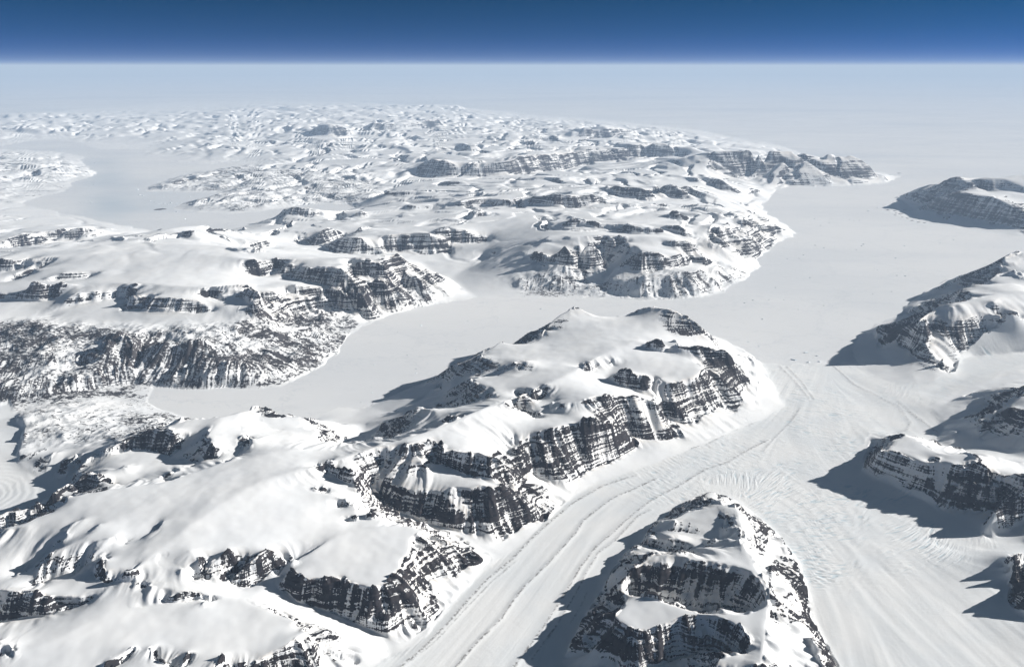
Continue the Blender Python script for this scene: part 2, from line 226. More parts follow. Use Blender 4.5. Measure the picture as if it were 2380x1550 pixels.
ridge('B3', (2110,1260,1380),(2150,1210,1420)); ridge('B3', (2240,1330,1240),(2350,1310,1260))
for _l in LINES[_n0:]:
    if all(q[2] < 1e9 for q in _l): _l[:] = [(q[0], q[1], zr(q[2]) if q[2] > 430 and q[1] < 840 and len(_l) < 6 else q[2]) for q in _l]
ridge('C3', (2700,340,440),(2380,372,400),(2150,480,340),(1900,552,290),(1750,602,255),(1500,705,215),(1560,800,205),(1640,900,215),(1530,1000,230),(1640,1075,265))
ridge('C3', (2700,380,1800),(2480,440,1600),(2380,500,1480),(2250,590,1180),(2140,720,900),(2100,820,800)); ridge('C3', (2250,500,1000),(2050,530,640),(1860,560,380)); ridge('C3', (2100,820,800),(1980,830,660),(1960,950,480),(1770,925,420),(1700,1050,290))
ridge('C3', (2060,660,520),(1900,780,380),(1720,800,290)); ridge('C3', (2160,860,560),(1960,960,420),(2000,1000,400)); ridge('C3', (2700,680,1400),(2480,770,1150),(2260,850,850),(2160,950,600),(2070,1040,430)); ridge('C3', (2070,1045,420),(2200,1110,400),(2380,1160,420),(2600,1180,450))
ridge('C3', (1640,1080,270),(1900,1112,380),(2100,1135,410),(2380,1205,450),(2600,1230,480))
ridge('C3', (950,960,190),(890,1280,215),(1000,1370,222),(1150,1420,228),(1300,1500,235),(1450,1560,245)); ridge('D3', (1450,10,245),(1600,120,255),(1790,200,265),(1820,150,290),(1900,60,340)); ridge('C3', (1790,1530,330),(1990,1550,380),(2080,1500,420))
ridge('C3', (950,960,190),(990,1010,260),(1050,1030,420),(1110,1000,900),(1280,940,980),(1370,960,1000),(1480,1040,1060),(1620,1115,1150),(1850,1110,1200),(2030,1245,1250),(2200,1285,1280),(2420,1310,1350),(2700,1330,1400))
ridge('C3', (1110,1010,880),(1040,1090,960),(1130,1080,1000),(1250,1115,1020),(1400,1175,1060),(1510,1200,1080),(1600,1165,1120),(1700,1190,1150),(1815,1245,1150)); ridge('C3', (1815,1250,1140),(1800,1380,760),(1790,1520,340))
ridge('C3', (1380,980,990),(1500,1060,940),(1620,1125,1060)); ridge('C3', (1530,1220,940),(1530,1340,560)); ridge('C3', (1820,1370,960),(2050,1390,1020),(2200,1420,980)); ridge('C3', (2280,1280,1240),(2220,1330,1020),(2230,1430,760),(2130,1500,520))
ridge('C3', (1280,935,860),(1150,940,240),(1010,950,200))
ridge('D3', (1975,325,285),(2050,350,288),(2100,362,295),(2380,235,360),(2700,150,420)); ridge('D3', (1975,320,290),(2050,170,400),(2180,0,560)); ridge('D3', (2000,290,420),(2110,110,820),(2190,0,1000),(2380,-60,1150),(2700,-80,1250)); ridge('D3', (2130,300,350),(2150,130,760))
ridge('D3', (2190,670,335),(2250,745,340),(2380,770,350)); ridge('D3', (2380,480,840),(2310,490,820),(2260,550,780),(2215,600,620),(2195,660,360)); ridge('D3', (2330,720,420),(2270,600,760))
ridge('D3', (2260,800,345),(2230,930,345),(2260,1020,350),(2380,1110,360)); ridge('D3', (2700,700,950),(2450,780,860),(2330,850,620),(2270,870,400))
# glacier surface
ridge('C3', (100,320,18),(300,500,60),(420,640,90),(300,800,115)); ridge('C3', (600,330,20),(900,600,85),(1150,800,140),(1200,950,165)); ridge('C3', (800,900,150),(400,1100,165),(200,1400,190))
ridge('C3', (1500,560,150),(1700,480,190),(1900,370,250),(2380,280,340),(2700,260,380)); ridge('C3', (1250,680,130),(1400,850,180),(1560,980,220))
ridge('C2', (2300,900,100),(1900,1100,140),(1500,1300,170),(1000,1500,190)); ridge('D2', (900,100,200),(500,500,215),(200,1000,235),(0,1400,260),(-200,1600,280)); ridge('F', (700,1640,300),(1000,1640,285),(1250,1640,262))
ridge('D3', (300,150,225),(700,400,265),(1200,700,300),(1700,1000,330),(2200,1400,365)); ridge('D3', (600,900,290),(900,1300,320),(1200,1600,345)); ridge('D3', (1400,300,262),(1700,450,285),(2000,450,305),(2380,400,350)); ridge('F', (2000,1640,325),(2400,1640,380),(2700,1640,400))
# --- far shore of the fjord: west plateau
ZF = lambda z: z + 500
cliff('B0', 36, [(-200,1250,700),(200,1245,760),(400,1250,790),(520,1235,800)], [(-200,1180),(190,1170),(400,1170),(520,1198)])
cliff('B0', 36, [(480,1370,600),(560,1330,700),(700,1290,800),(900,1245,900),(1110,1200,1000)], [(650,1240),(760,1160),(950,1158),(1120,1148)])
cliff('B0', 40, [(1130,1325,820),(1270,1315,840)], [(1180,1190),(1310,1195)]); ridge('B0', (1120,1340,740),(1180,1230,900),(1260,1150,1250))
cliff('B0', 40, [(1290,1345,800),(1400,1345,830),(1550,1352,830),(1700,1352,840),(1900,1345,850),(1960,1330,880)], [(1420,1195),(1440,1215),(1700,1222),(1850,1250),(1945,1305)])
ridge('B0', (1280,1330,780),(1340,1270,950),(1410,1180,1300))
cliff('B0', 40, [(1940,1210,1080),(2080,1260,1040)], [(1950,1162),(2060,1190)]); cliff('B0', 40, [(2260,1230,1030),(2340,1300,960),(2420,1310,950)], [(2240,1150),(2300,1150),(2420,1180)])
cliff('B0', 40, [(-200,975,900),(0,978,900),(150,970,930),(260,890,1150)], [(-200,880),(0,882),(150,880),(255,872)])
cliff('B0', 40, [(80,1080,800),(250,1010,900),(430,930,1130)], [(150,985),(300,935),(440,910)])
cliff('B0', 40, [(360,1080,1060),(560,1060,1060),(780,1055,1060),(850,1030,1110)], [(450,1030),(600,980),(860,968)])
ridge('B0', (890,1015,1300),(950,970,1420),(1000,1010,1330)); ridge('B0', (1130,1005,1330),(1175,920,1420),(1210,985,1380))
ridge('B0', (300,1110,1300),(800,1080,1330),(1200,1080,1420),(1500,1090,1470),(1900,1120,1480),(2300,1080,1520)); ridge('B0', (200,850,1500),(700,820,1600),(1300,800,1640),(1800,800,1650),(2380,860,1640))
ridge('B0', (0,860,1400),(130,800,1480),(300,770,1540),(500,740,1560),(700,735,1580),(1000,720,1600),(1600,720,1620),(2100,740,1600)); ridge('B0', (300,940,1350),(500,930,1400),(700,930,1440))
for (tt, foot, rim) in (('B0', [(1040,665,1560),(1160,690,1560)], [(1050,648),(1160,650)]), ('B0', [(1290,695,1560),(1430,695,1560)], [(1290,668),(1350,650),(1430,660)]), ('B0', [(1450,678,1560),(1640,650,1560)], [(1450,630),(1630,605)]),
    ('B0', [(1680,640,1540),(1860,665,1540)], [(1690,595),(1780,590)]), ('B0', [(2100,765,1580),(2250,810,1560),(2420,790,1560)], [(2100,745),(2300,755),(2420,735)])):
    cliff(tt, 40, foot, rim)
ridge('B0', (500,735,1540),(560,700,1640),(650,700,1650)); ridge('B0', (1880,545,1300),(1700,560,1350),(1500,600,1450))
# slopes down to the fjord on the west
ZF = lambda z: z
ridge('C0', (-300,440,400),(0,440,400),(300,420,420),(600,420,390),(900,400,400)); ridge('C0', (-300,300,620),(200,250,690),(600,210,740),(780,160,830),(830,190,800),(900,250,690)); ridge('C0', (560,160,790),(640,110,880),(700,130,850))
ridge('C0', (420,15,950),(600,100,900),(740,100,900),(920,45,930)); ridge('C0', (1010,180,680),(1060,90,900),(1130,10,1120)); ridge('C0', (1330,20,1010),(1325,200,600),(1250,480,10)); ridge('C0', (1150,60,1130),(1240,180,800),(1180,400,260)); ridge('C0', (1500,140,900),(1650,120,960),(1900,100,1000)); ridge('C0', (1600,300,490),(2000,280,540),(2300,300,510))
ridge('C0', (850,330,420),(960,260,640),(1030,120,960)); ridge('C0', (760,350,330),(900,300,430),(990,180,620)); ridge('C0', (1480,190,700),(1400,300,430),(1300,480,15)); ridge('C0', (380,320,560),(360,230,760),(420,260,680))
ridge('C0', (1250,480,12),(1000,500,30),(700,560,50),(400,640,60),(0,650,60),(-300,650,60)); ridge('C0', (1000,620,15),(1250,640,10)); ridge('C0', (0,800,90),(400,720,130),(900,660,110),(1300,720,60)); ridge('C0', (230,840,260),(380,750,330),(470,800,280)); ridge('C0', (10,935,190),(220,1010,190),(260,950,330)); ridge('C0', (500,900,330),(1000,850,280),(1500,820,180)); ridge('C0', (280,1080,240),(700,1040,330),(950,1000,330))
ridge('B0', (1060,1400,1170),(1100,1545,1020)); ridge('B0', (2170,1440,1120),(2200,1540,960)); ridge('B0', (0,1400,1080),(300,1420,1050),(480,1400,1020))
ZF = lambda z: z + 330 if z >= 850 else (z*1.5 if z >= 350 else z)
# west plateau, eastern walls
cliff('B1', 44, [(290,1035,950),(450,1072,920),(620,1102,900),(650,1110,890)], [(330,990),(420,935),(540,945),(640,1030)]); ridge('B1', (290,1000,1050),(350,960,1250),(430,910,1560))
cliff('B1', 44, [(660,1100,880),(720,1135,800),(880,1135,780),(900,1120,780)], [(670,960),(800,925),(860,1010)]); cliff('B1', 48, [(900,990,1050),(930,1025,1000),(1000,1015,1000),(1140,1045,900)], [(870,895),(1000,900),(1100,890),(1200,930)])
ridge('B1', (270,1000,1100),(275,920,1480),(330,890,1600)); ridge('B1', (780,1150,800),(900,1140,820),(990,1175,760)); ridge('B1', (830,1235,420),(920,1345,180),(985,1372,120)); ridge('B1', (1000,1180,640),(1080,1280,300),(1180,1380,40))
ridge('B1', (940,1050,980),(1040,1160,600),(1060,1200,500)); ridge('B1', (1090,1070,820),(1190,1090,780),(1240,1200,420),(1250,1320,90)); ridge('B1', (1160,1340,90),(1070,1180,460)); ridge('B1', (1370,1000,720),(1390,1100,480),(1430,1240,150)); ridge('B1', (1400,970,860),(1470,1030,720),(1500,1200,260))
ridge('B1', (450,915,1640),(640,925,1640),(800,915,1640),(870,885,1660),(1100,865,1640),(1250,860,1560),(1320,820,1520),(1400,860,1250),(1530,950,780),(1650,1080,380),(1720,1220,60)); ridge('B1', (0,860,1620),(400,850,1680),(800,840,1720),(1200,825,1680))
cliff('B1', 42, [(0,1025,1030),(110,1025,1020),(200,960,1130)], [(0,950),(70,955),(190,915)]); cliff('B1', 38, [(0,1280,640),(200,1300,600),(240,1260,640)], [(0,1150),(180,1150),(240,1200)]); cliff('B1', 40, [(300,1170,760),(400,1190,740),(620,1200,640)], [(300,1100),(370,1090),(600,1110,900)])
ridge('B1', (0,1120,1060),(200,1070,1100),(350,1070,1080)); ridge('B1', (290,1360,380),(330,1440,280),(400,1530,180)); ridge('B1', (560,1250,460),(600,1400,250),(720,1540,60)); ridge('B1', (640,1130,760),(760,1260,420),(900,1400,120)); ridge('B1', (130,1545,220),(160,1420,420))
# plateau east of the side valley
ZF = lambda z: z
ridge('B1', (1550,900,260),(1660,1000,90),(1800,1035,60),(1940,1150,25),(2050,1205,3)); ridge('B1', (1830,1025,70),(2000,920,240),(2150,830,420))
cliff('B2', 30, [(60,1150,60),(320,1160,50),(500,1180,40),(700,1205,5)], [(150,900,820),(380,900,880),(560,930,850),(640,960,700),(860,960,700)])
cliff('B2', 44, [(160,900,860),(390,910,900),(560,930,880),(720,960,720),(870,955,720)], [(220,780,1420),(400,830),(490,742),(560,830),(720,700),(800,720),(860,880,960)])
ridge('B2', (620,720,1560),(600,860,920),(690,1100,180)); ridge('B2', (720,700,1600),(760,690,1640),(830,700,1500),(880,790,1050),(880,960,560),(870,1045,420)); ridge('B2', (490,742,1500),(400,830,1130),(280,940,700),(90,1140,110)); ridge('B2', (350,640,1680),(200,770,1300),(20,890,820)); ridge('B2', (500,660,1690),(350,770,1320),(200,860,1000))
cliff('B2', 30, [(710,1205,3),(1040,1222,4),(1300,1235,4),(1560,1235,3),(1800,1205,3),(2050,1095,3)], [(780,1150,90),(1000,1050),(1250,1020),(1500,1000),(1700,960),(1900,900,420)])
cliff('B2', 46, [(1060,1010,740),(1250,1005,780),(1400,975,830),(1550,940,820),(1680,890,760)], [(1180,760),(1300,785),(1370,790),(1450,850),(1560,800),(1640,850)])
ridge('B2', (870,1045,420),(1000,920,760),(1090,690,1760)); ridge('B2', (1090,690,1760),(1150,720,1640),(1200,780,1520)); ridge('B2', (700,1200,20),(870,1048,400),(900,800,1080),(990,760,1300))
cliff('B2', 46, [(870,760,1300),(920,770,1300),(980,740,1330)], [(850,660),(930,665),(990,690)]); cliff('B2', 44, [(1420,720,1560),(1560,770,1400),(1700,780,1250),(1780,850,1020)], [(1420,690),(1500,680),(1640,680),(1700,745)])
ridge('B2', (500,640,1820),(800,630,1860),(1100,640,1870),(1400,650,1830),(1600,660,1700)); ridge('B2', (1700,720,1150),(1780,830,760),(2000,920,380)); ridge('B2', (1680,700,1300),(1720,600,1550),(1780,540,1720),(1850,520,1780),(1870,600,1600),(1950,720,1060))
cliff('B2', 44, [(1860,700,1000),(1950,700,980),(2080,620,1100),(2130,620,1080)], [(1860,520),(1940,540),(2030,560)]); ridge('B2', (1850,440,1850),(1920,460,1780),(2030,560,1420),(2100,620,1080)); ridge('B2', (1970,450,1750),(2080,430,1700),(2150,500,1400),(2180,600,1020)); ridge('B2', (2200,680,780),(2380,730,420))
ridge('B2', (2100,400,1650),(2300,440,1300),(2380,500,900)); ridge('B3', (60,520,560),(140,560,300),(250,620,20)); ridge('B2', (2150,860,200),(2300,780,220),(2380,700,260))
for (tt, sl, foot, rim) in (
  ('B2',44,[(920,612,1620),(1000,622,1600),(1200,626,1620),(1430,628,1620)],[(1040,500),(1085,532),(1300,545),(1370,560)]), ('B2',44,[(490,565,1650),(560,570,1640),(610,560,1660)],[(500,515),(590,488)]), ('B2',44,[(700,565,1640),(800,580,1620),(870,580,1620)],[(700,495),(790,500),(860,555)]),
  ('B2',40,[(250,520,1650),(350,555,1620),(410,550,1640)],[(260,505),(390,520)]), ('B2',44,[(850,495,1700),(920,500,1700)],[(850,465),(925,470)]), ('B2',44,[(1420,590,1600),(1520,610,1560),(1600,650,1450)],[(1420,545),(1560,535),(1600,570)]),
  ('B2',44,[(1470,490,1700),(1545,500,1680)],[(1470,455),(1520,400)]), ('B2',44,[(1585,495,1690),(1680,495,1680)],[(1600,440),(1670,445)]), ('B2',42,[(90,355,1350),(250,365,1340),(450,390,1320),(700,370,1340),(970,325,1400)],[(200,272),(500,268),(760,262),(950,305)]),
  ('B2',42,[(370,245,1680),(560,250,1680),(745,255,1660)],[(385,205),(560,205),(720,222)]), ('B2',42,[(910,240,1400),(1000,290,1250),(1200,300,1230),(1330,300,1230)],[(820,155),(1000,168),(1180,190),(1310,240)]),
  ('B2',42,[(1340,210,1400),(1400,250,1320),(1500,270,1290),(1660,272,1280)],[(1350,170),(1480,148),(1590,168),(1650,245)]), ('B2',40,[(1640,230,1350),(1800,275,1200),(1950,275,1150)],[(1620,165),(1700,180),(1800,235)]), ('B2',40,[(1700,365,1450),(1960,392,1380)],[(1690,332),(1900,352),(1970,372)]),
  ('B2',40,[(1790,110,1300),(1900,200,1050),(2050,210,950)],[(1780,70),(1920,90),(2040,160)]), ('B2',40,[(1560,100,1500),(1740,150,1400)],[(1580,80),(1730,95)]), ('B2',40,[(1140,130,1500),(1250,165,1430)],[(1140,112),(1240,125)]), ('B2',40,[(230,120,1400),(440,140,1360),(570,130,1380)],[(230,95),(440,100),(540,95)]),
  ('B1',42,[(640,772,480),(850,818,460),(1000,818,460),(1215,812,480)],[(720,690),(860,650),(960,652),(1060,730),(1200,800)]), ('B1',40,[(1200,800,480),(1420,790,440),(1600,830,360),(1790,790,380)],[(1215,632),(1450,612),(1620,612),(1740,705)]), ('B1',42,[(1640,620,1250),(1850,705,760),(2060,718,680),(2130,695,700)],[(1640,605),(1760,560),(1950,580),(2060,650)]),
  ('B1',42,[(920,632,1150),(1000,602,1250),(1060,580,1320)],[(900,600,1260),(950,552),(1055,555)]), ('B1',40,[(1780,352,1150),(1900,382,1100),(2115,357,1120)],[(1800,335),(1900,308),(2020,282),(2130,262)]), ('B1',38,[(1330,402,900),(1600,417,860),(1620,390,900)],[(1420,335),(1615,340)]), ('B1',42,[(2150,345,1200),(2250,385,1120),(2420,380,1120)],[(2180,300),(2260,290),(2420,310)]),
  ('B1',38,[(120,500,330),(300,470,560),(600,470,560),(760,500,360)],[(250,380),(480,372),(570,392)]), ('B1',40,[(430,692,330),(580,748,330),(830,660,420)],[(560,620),(670,547),(760,572),(830,612)]), ('B1',40,[(1985,490,1250),(2110,470,1280)],[(2010,460),(2100,385)]), ('B1',38,[(820,478,640),(1000,480,640),(1110,470,680)],[(900,440),(1000,395)]),
  ('B1',40,[(0,800,800),(100,760,850),(180,750,850)],[(0,730),(60,680),(140,720)]), ('B1',36,[(1200,290,700),(1500,280,720)],[(1230,220),(1300,215),(1560,240)]), ('B1',40,[(1680,190,700),(1990,190,720)],[(1700,165),(1850,130),(1980,150)]),
  ('B0',36,[(450,700,120),(640,692,110),(800,692,110),(985,640,220)],[(480,600),(600,590),(720,547),(880,552),(985,622)]), ('B0',34,[(0,800,120),(200,760,120),(430,740,110)],[(0,700),(150,620),(300,600),(420,640)]),
  ('A2',38,[(0,1090,300),(200,1060,260),(460,1022,220),(660,972,260),(970,952,300),(1200,912,400),(1600,932,300)],[(0,932),(170,872),(480,862),(560,832),(700,822),(930,835),(1100,795),(1450,790),(1680,830)]),
  ('A1',38,[(1520,1090,250),(1700,1110,250),(1880,1100,300),(2100,1100,320),(2380,1095,320)],[(1530,960),(1660,912),(1780,960),(1870,1060),(2000,965),(2200,960),(2380,940)]),
  ('A2',36,[(220,770,900),(430,770,900)],[(240,690),(400,690)]), ('A2',36,[(510,745,900),(940,725,950),(1060,700,1000)],[(560,650),(700,645),(900,640),(1040,650)]), ('A1',36,[(1030,665,500),(1300,665,500),(1480,655,500),(1800,620,600)],[(1030,600),(1160,595),(1350,565),(1560,560),(1700,545)]),
  ('A1',36,[(520,720,400),(700,735,400),(830,720,450)],[(560,615),(680,605),(820,610)]), ('A1',38,[(1890,810,800),(1990,865,700)],[(1890,780),(2010,800)]), ('A1',38,[(1320,830,800),(1450,865,780)],[(1330,805),(1430,830)]),
  ('A1',38,[(800,1115,250),(1050,1150,250),(1130,1250,250)],[(820,1060),(920,1090),(1040,1110)]), ('A0',30,[(150,690,200),(520,690,200),(800,700,200)],[(200,625),(420,620),(520,640)]),
  ('A2',30,[(2000,1160,250),(2300,1180,150)],[(1600,940,1300),(1710,872),(1950,852),(2130,850),(2300,822)]), ('A3',24,[(60,1200,5),(220,1178,3),(600,1176,3),(900,1162,3),(1060,1135,3)],[(0,842),(180,842),(350,882),(500,892),(610,872),(690,962),(760,902),(850,942),(950,1012),(1050,1060)])):
    cliff(tt, sl, foot, rim)
ridge('A3', (60,1000,900),(300,980,950),(600,1000,700),(900,1050,300)); ridge('A2', (2100,1090,700),(2380,1010,900)); ridge('A2', (2050,1300,700),(2300,1350,200)); ridge('A2', (2100,1220,800),(2300,1180,400))
# island mountain at the right edge
R1C = ridge('B3', (1300,330,60),(1530,400,170),(1700,440,180),(1900,480,180),(2100,520,180),(2380,590,180),(2700,650,180)); 
cliff('B3', 40, [(1300,330,60),(1530,395,180),(1700,440,190),(1900,485,190),(2100,525,190),(2420,590,190)], [(1540,300,900),(1640,260),(1850,235),(1900,270),(2100,275),(2300,385),(2420,390)])
ridge('A3', (1500,1205,120),(1600,1150,1100),(1690,1088,2350),(1800,1066,2600),(1900,1110,2450),(2010,1082,2580),(2150,1092,2560),(2215,1112,2450),(2300,1067,2680),(2420,1072,2680),(2700,1080,2600)); ridge('A3', (1920,1180,1800),(2080,1240,1600),(2200,1150,2150))

ridge('A0', (1400,1200,40),(1700,1130,420),(2000,1080,560),(2380,1040,600)); ridge('A1', (0,1050,560),(300,1100,450),(600,1150,300)); ridge('A0', (1650,1380,30),(1900,1300,420),(2200,1235,620),(2380,1250,560)); ridge('A1', (0,1240,560),(200,1280,450),(500,1330,120))
ridge('A0', (1350,880,20),(1700,810,360),(2000,790,560),(2250,840,560),(2380,900,200)); ridge('A0', (500,620,400),(1000,600,700),(1500,640,560),(1800,720,300)); ridge('A0', (600,740,20),(1000,770,20),(1500,780,20))
ridge('A0', (-200,880,350),(0,900,350),(300,980,420),(600,1020,420),(850,1060,30)); ridge('A0', (-200,1100,380),(0,1100,380),(500,1040,420),(650,1120,40)); ridge('A0', (-200,1280,200),(0,1290,150),(200,1320,40)); ridge('A0', (0,520,500),(300,500,800),(700,500,500)); ridge('A0', (-200,690,300),(0,670,500),(150,720,200))
ridge('A1', (0,450,600),(600,440,800),(1200,440,900),(1900,420,900)); ridge('A1', (0,820,60),(300,800,500),(600,780,600),(1000,790,700)); ridge('A1', (200,920,200),(600,900,450),(1100,880,600)); ridge('A1', (100,1120,500),(500,1040,650),(900,1030,650),(1300,1060,500))

# snow-filled bowls and couloirs between the cliffs
SNOWZ = [('C2',[(2190,250),(2330,300),(2560,680),(2400,790),(2200,720),(2130,560),(2200,470)]), ('C2',[(1880,60),(2100,120),(2300,300),(2190,420),(2060,240),(1960,150)]),
 ('C2',[(1290,370),(1345,370),(1345,600),(1300,620),(1250,560)]), ('C2',[(1340,390),(1400,360),(1440,440),(1380,620),(1330,640)]), ('C2',[(330,520),(470,480),(480,560),(430,700),(330,730)]), ('C2',[(860,430),(950,230),(1040,260),(1010,350),(900,430)]),
 ('C2',[(1410,180),(1520,50),(1530,200)]), ('C1',[(1040,1430),(1180,1220),(1200,1300),(1140,1480)]), ('C2',[(1080,640),(1180,600),(1480,860),(1330,890)]), ('D1',[(1740,0),(1900,0),(2030,140),(1960,170),(1830,100)]), ('C1',[(1760,1500),(1830,1430),(2040,1560),(1900,1560)]),
 ('D3',[(0,340),(110,380),(240,570),(120,540),(20,560),(-60,600)]), ('D3',[(20,660),(140,700),(260,830),(330,1040),(160,990),(60,850)]), ('D3',[(120,1160),(330,1180),(480,1320),(400,1330),(540,1560),(300,1560)]),
 ('D2',[(1090,880),(1640,1020),(1580,1060),(1420,1150),(1210,1190),(1050,1140),(970,1080),(1070,980)]), ('D2',[(890,700),(1150,560),(1180,570),(1010,790),(900,840)]), ('D2',[(1360,190),(1680,80),(1500,210),(1240,340),(1400,330),(1390,370),(1220,390)]),
 ('D2',[(2110,590),(2380,480),(2380,1550),(1950,1460),(2200,1400),(2200,1300),(2010,1110),(2200,1070),(2360,980),(2345,860),(2290,720)]), ('D2',[(1700,1050),(2130,1020),(2340,900),(2350,990),(2200,1065)]), ('D2',[(1880,370),(1990,180),(2090,280),(2120,400),(2030,400)]),
 ('D1',[(200,700),(420,510),(640,360),(560,470),(380,600),(260,800)]), ('C3',[(1510,90),(1600,130),(1680,230),(1600,240),(1550,220)]), ('C3',[(800,230),(1180,60),(1300,160),(1290,320),(1340,430),(1100,440),(870,330)]), ('C3',[(1520,1230),(1600,1170),(1640,1260),(1540,1340)]), ('C3',[(1540,1330),(1620,1180),(1700,1200),(1680,1330),(1640,1500),(1540,1420)]),
 ('B2',[(870,1040),(1000,800),(1090,700),(1060,830),(980,960)]), ('B2',[(620,720),(700,700),(700,860),(640,900)]), ('B2',[(1690,720),(1720,590),(1780,540),(1760,640),(1720,720)]), ('B3',[(1620,1400),(1680,1300),(1760,1300),(1760,1400),(1740,1540),(1650,1490)]), ('B3',[(2030,1350),(2200,1480),(2170,1545),(2100,1480)])]

# rock walls that lean back too far to be bare by slope alone
ROCKZ = [('D2',[(1430,290),(1700,90),(1900,60),(1980,180),(1860,360),(1640,340)]), ('D2',[(1290,440),(1380,370),(1500,360),(1700,400),(1620,510),(1480,490)]), ('C2',[(1620,1550),(1760,1480),(1860,1460),(2040,1540),(1800,1570)]), ('D2',[(1480,90),(1560,40),(1800,-10),(2000,0),(1750,70),(1500,110)]),
 ('C1',[(2050,215),(2250,220),(2265,385),(2020,400),(1860,320)]), ('C1',[(2030,450),(2250,560),(2230,590),(1900,665),(1640,690),(1900,560)]), ('C1',[(1440,700),(1420,890),(1280,970),(1130,965)]), ('B2',[(440,1370),(570,1440),(480,1500),(290,1525)]), ('C1',[(2110,190),(2290,60),(2380,60),(2380,140),(2200,180)]),
 ('C2',[(0,60),(130,10),(350,0),(380,60),(330,110),(0,140)]), ('C2',[(60,380),(40,300),(110,240),(220,320),(180,380)]), ('C0',[(1000,1060),(1200,960),(1440,880),(1600,885),(1640,1080),(1570,1150),(1300,1075),(1050,1110)]), ('C0',[(1920,940),(1990,1050),(2030,1170),(1760,1195)]), ('C0',[(800,1290),(1040,1400),(980,1465),(480,1540),(620,1440)]),
 ('D0',[(-200,170),(0,140),(70,95),(370,20),(530,100),(340,165),(230,230),(0,255),(-200,290)]), ('C0',[(150,1180),(330,1090),(420,1070),(500,1120),(400,1330),(190,1270)]), ('C1',[(40,690),(130,700),(320,790),(250,895),(140,890)]), ('B2',[(1370,1385),(1480,1330),(1640,1430),(1790,1540),(1700,1580),(1400,1550),(1330,1460)]),
 ('B3',[(1870,1080),(2000,940),(2080,905),(2090,960),(1990,1090),(1850,1108)]), ('B3',[(1650,1262),(1780,1180),(1880,1250),(1780,1270)]), ('B3',[(2160,890),(2330,805),(2340,860),(2250,880)]), ('C3',[(1290,0),(1480,0),(1510,150),(1570,240),(1560,440),(1480,470),(1420,300),(1330,150)]),
 ('F',[(2120,495),(2180,452),(2207,411),(2235,405),(2258,432),(2290,452),(2330,450),(2420,455),(2420,548),(2250,522)])]

# --- objects: which landform a piece of land belongs to (seed pixel, seed altitude)
SEEDS = []                                     # (key, x px, y px, altitude)
def seed(key, *pts):
    for (x, y, z) in pts: SEEDS.append((key, x, y, z))
seed('icecap', (150,1300,1200),(450,1200,1400),(700,1080,1450),(620,970,1200),(300,1010,1200),(150,1100,500),(880,1030,1000),(850,1130,1300),(500,1330,1200))
seed('southcap', (100,1480,1000),(350,1430,1000),(600,1430,950),(700,1500,850),(200,1560,900),(20,1400,850),(600,1380,900))
seed('tableblock', (850,1260,1150),(930,1300,1050),(1020,1280,800),(750,1280,1150),(880,1420,700),(1050,1320,400))
seed('shelf', (1080,1120,1050),(1000,1160,1000),(1150,1180,900),(1220,1200,500),(1100,1050,1600),(1000,1070,1300),(950,1180,700))
seed('twinpeaks', (1300,790,1600),(1400,760,1600),(1530,740,1700),(1250,920,1500),(1450,950,1500),(1300,1050,900),(1600,880,1350),(1680,850,1400),(1720,950,500),(1100,900,1100),(1180,860,1200),(950,950,500),(1450,1020,600))
seed('cirques', (1650,1250,800),(1500,1400,700),(1700,1400,1000),(1800,1350,900),(1560,1520,700),(1850,1500,700))
seed('eastpeak', (2200,740,1000),(2330,650,1500),(2350,780,900),(2100,800,300),(2600,700,1200))
seed('eastspur', (2300,930,900),(2380,900,1300),(2330,1000,600),(2200,960,300),(2600,950,1200))
seed('eastblock', (2100,1080,900),(2200,1070,1000),(2330,1110,1200),(2600,1150,1200))
seed('eastknob', (2340,1190,600),(2450,1180,900),(2700,1170,1000))
seed('eastbump', (2350,1320,600),(2380,1390,500),(2600,1380,700))
seed('island', (2250,480,800),(2350,440,1800),(2140,490,100),(2500,460,1500))
seed('westplateau', (150,650,1400),(400,620,1550),(600,620,1600),(100,800,500),(400,800,500),(800,620,1650),(850,680,900),(650,760,500),(950,680,600),(250,850,300),(-200,700,900))
seed('lowland', (100,980,200),(250,970,250),(380,980,150),(-200,1000,200))
seed('eastplateau', (1250,640,1200),(1400,600,1600),(1550,620,1500),(1700,600,1200),(1780,540,900),(1300,540,1700),(1500,520,1800),(1150,660,700),(1650,520,1700),(1320,680,300),(1550,680,300))
seed('valleyhills', (850,570,1000),(1000,560,1300),(1100,530,1400),(760,550,700),(1000,490,1200),(750,500,600),(1150,480,1200),(1080,620,500))
seed('midplateau', (1350,470,1600),(1550,440,1500),(1700,440,1200),(1250,450,1500),(1650,480,1400))
seed('northhills', (200,520,600),(100,560,500),(350,540,700),(480,530,900),(30,500,300),(-200,540,500))
seed('promontory', (1850,390,1200),(1950,400,800),(1700,380,1500),(1780,420,600))
seed('scarp', (1200,400,800),(1350,370,1500),(1500,350,1500),(1000,400,600),(1100,420,600),(1600,350,1200))
seed('ruggedislands', (600,470,400),(500,480,200),(700,430,500),(500,430,200),(850,440,500),(650,400,400),(900,400,500),(650,390,300))
seed('westpeninsula', (80,390,500),(150,400,300),(60,440,200),(20,470,100),(-200,400,500))
seed('farrange', (1000,280,800),(800,290,700),(1200,290,900),(1400,300,800),(900,330,600),(1500,310,700),(700,320,500),(1100,330,800),(1300,330,800))
seed('farwest', (100,300,500),(250,310,500),(400,320,400),(0,320,300),(300,280,400),(600,340,300),(500,360,300),(-300,300,400))

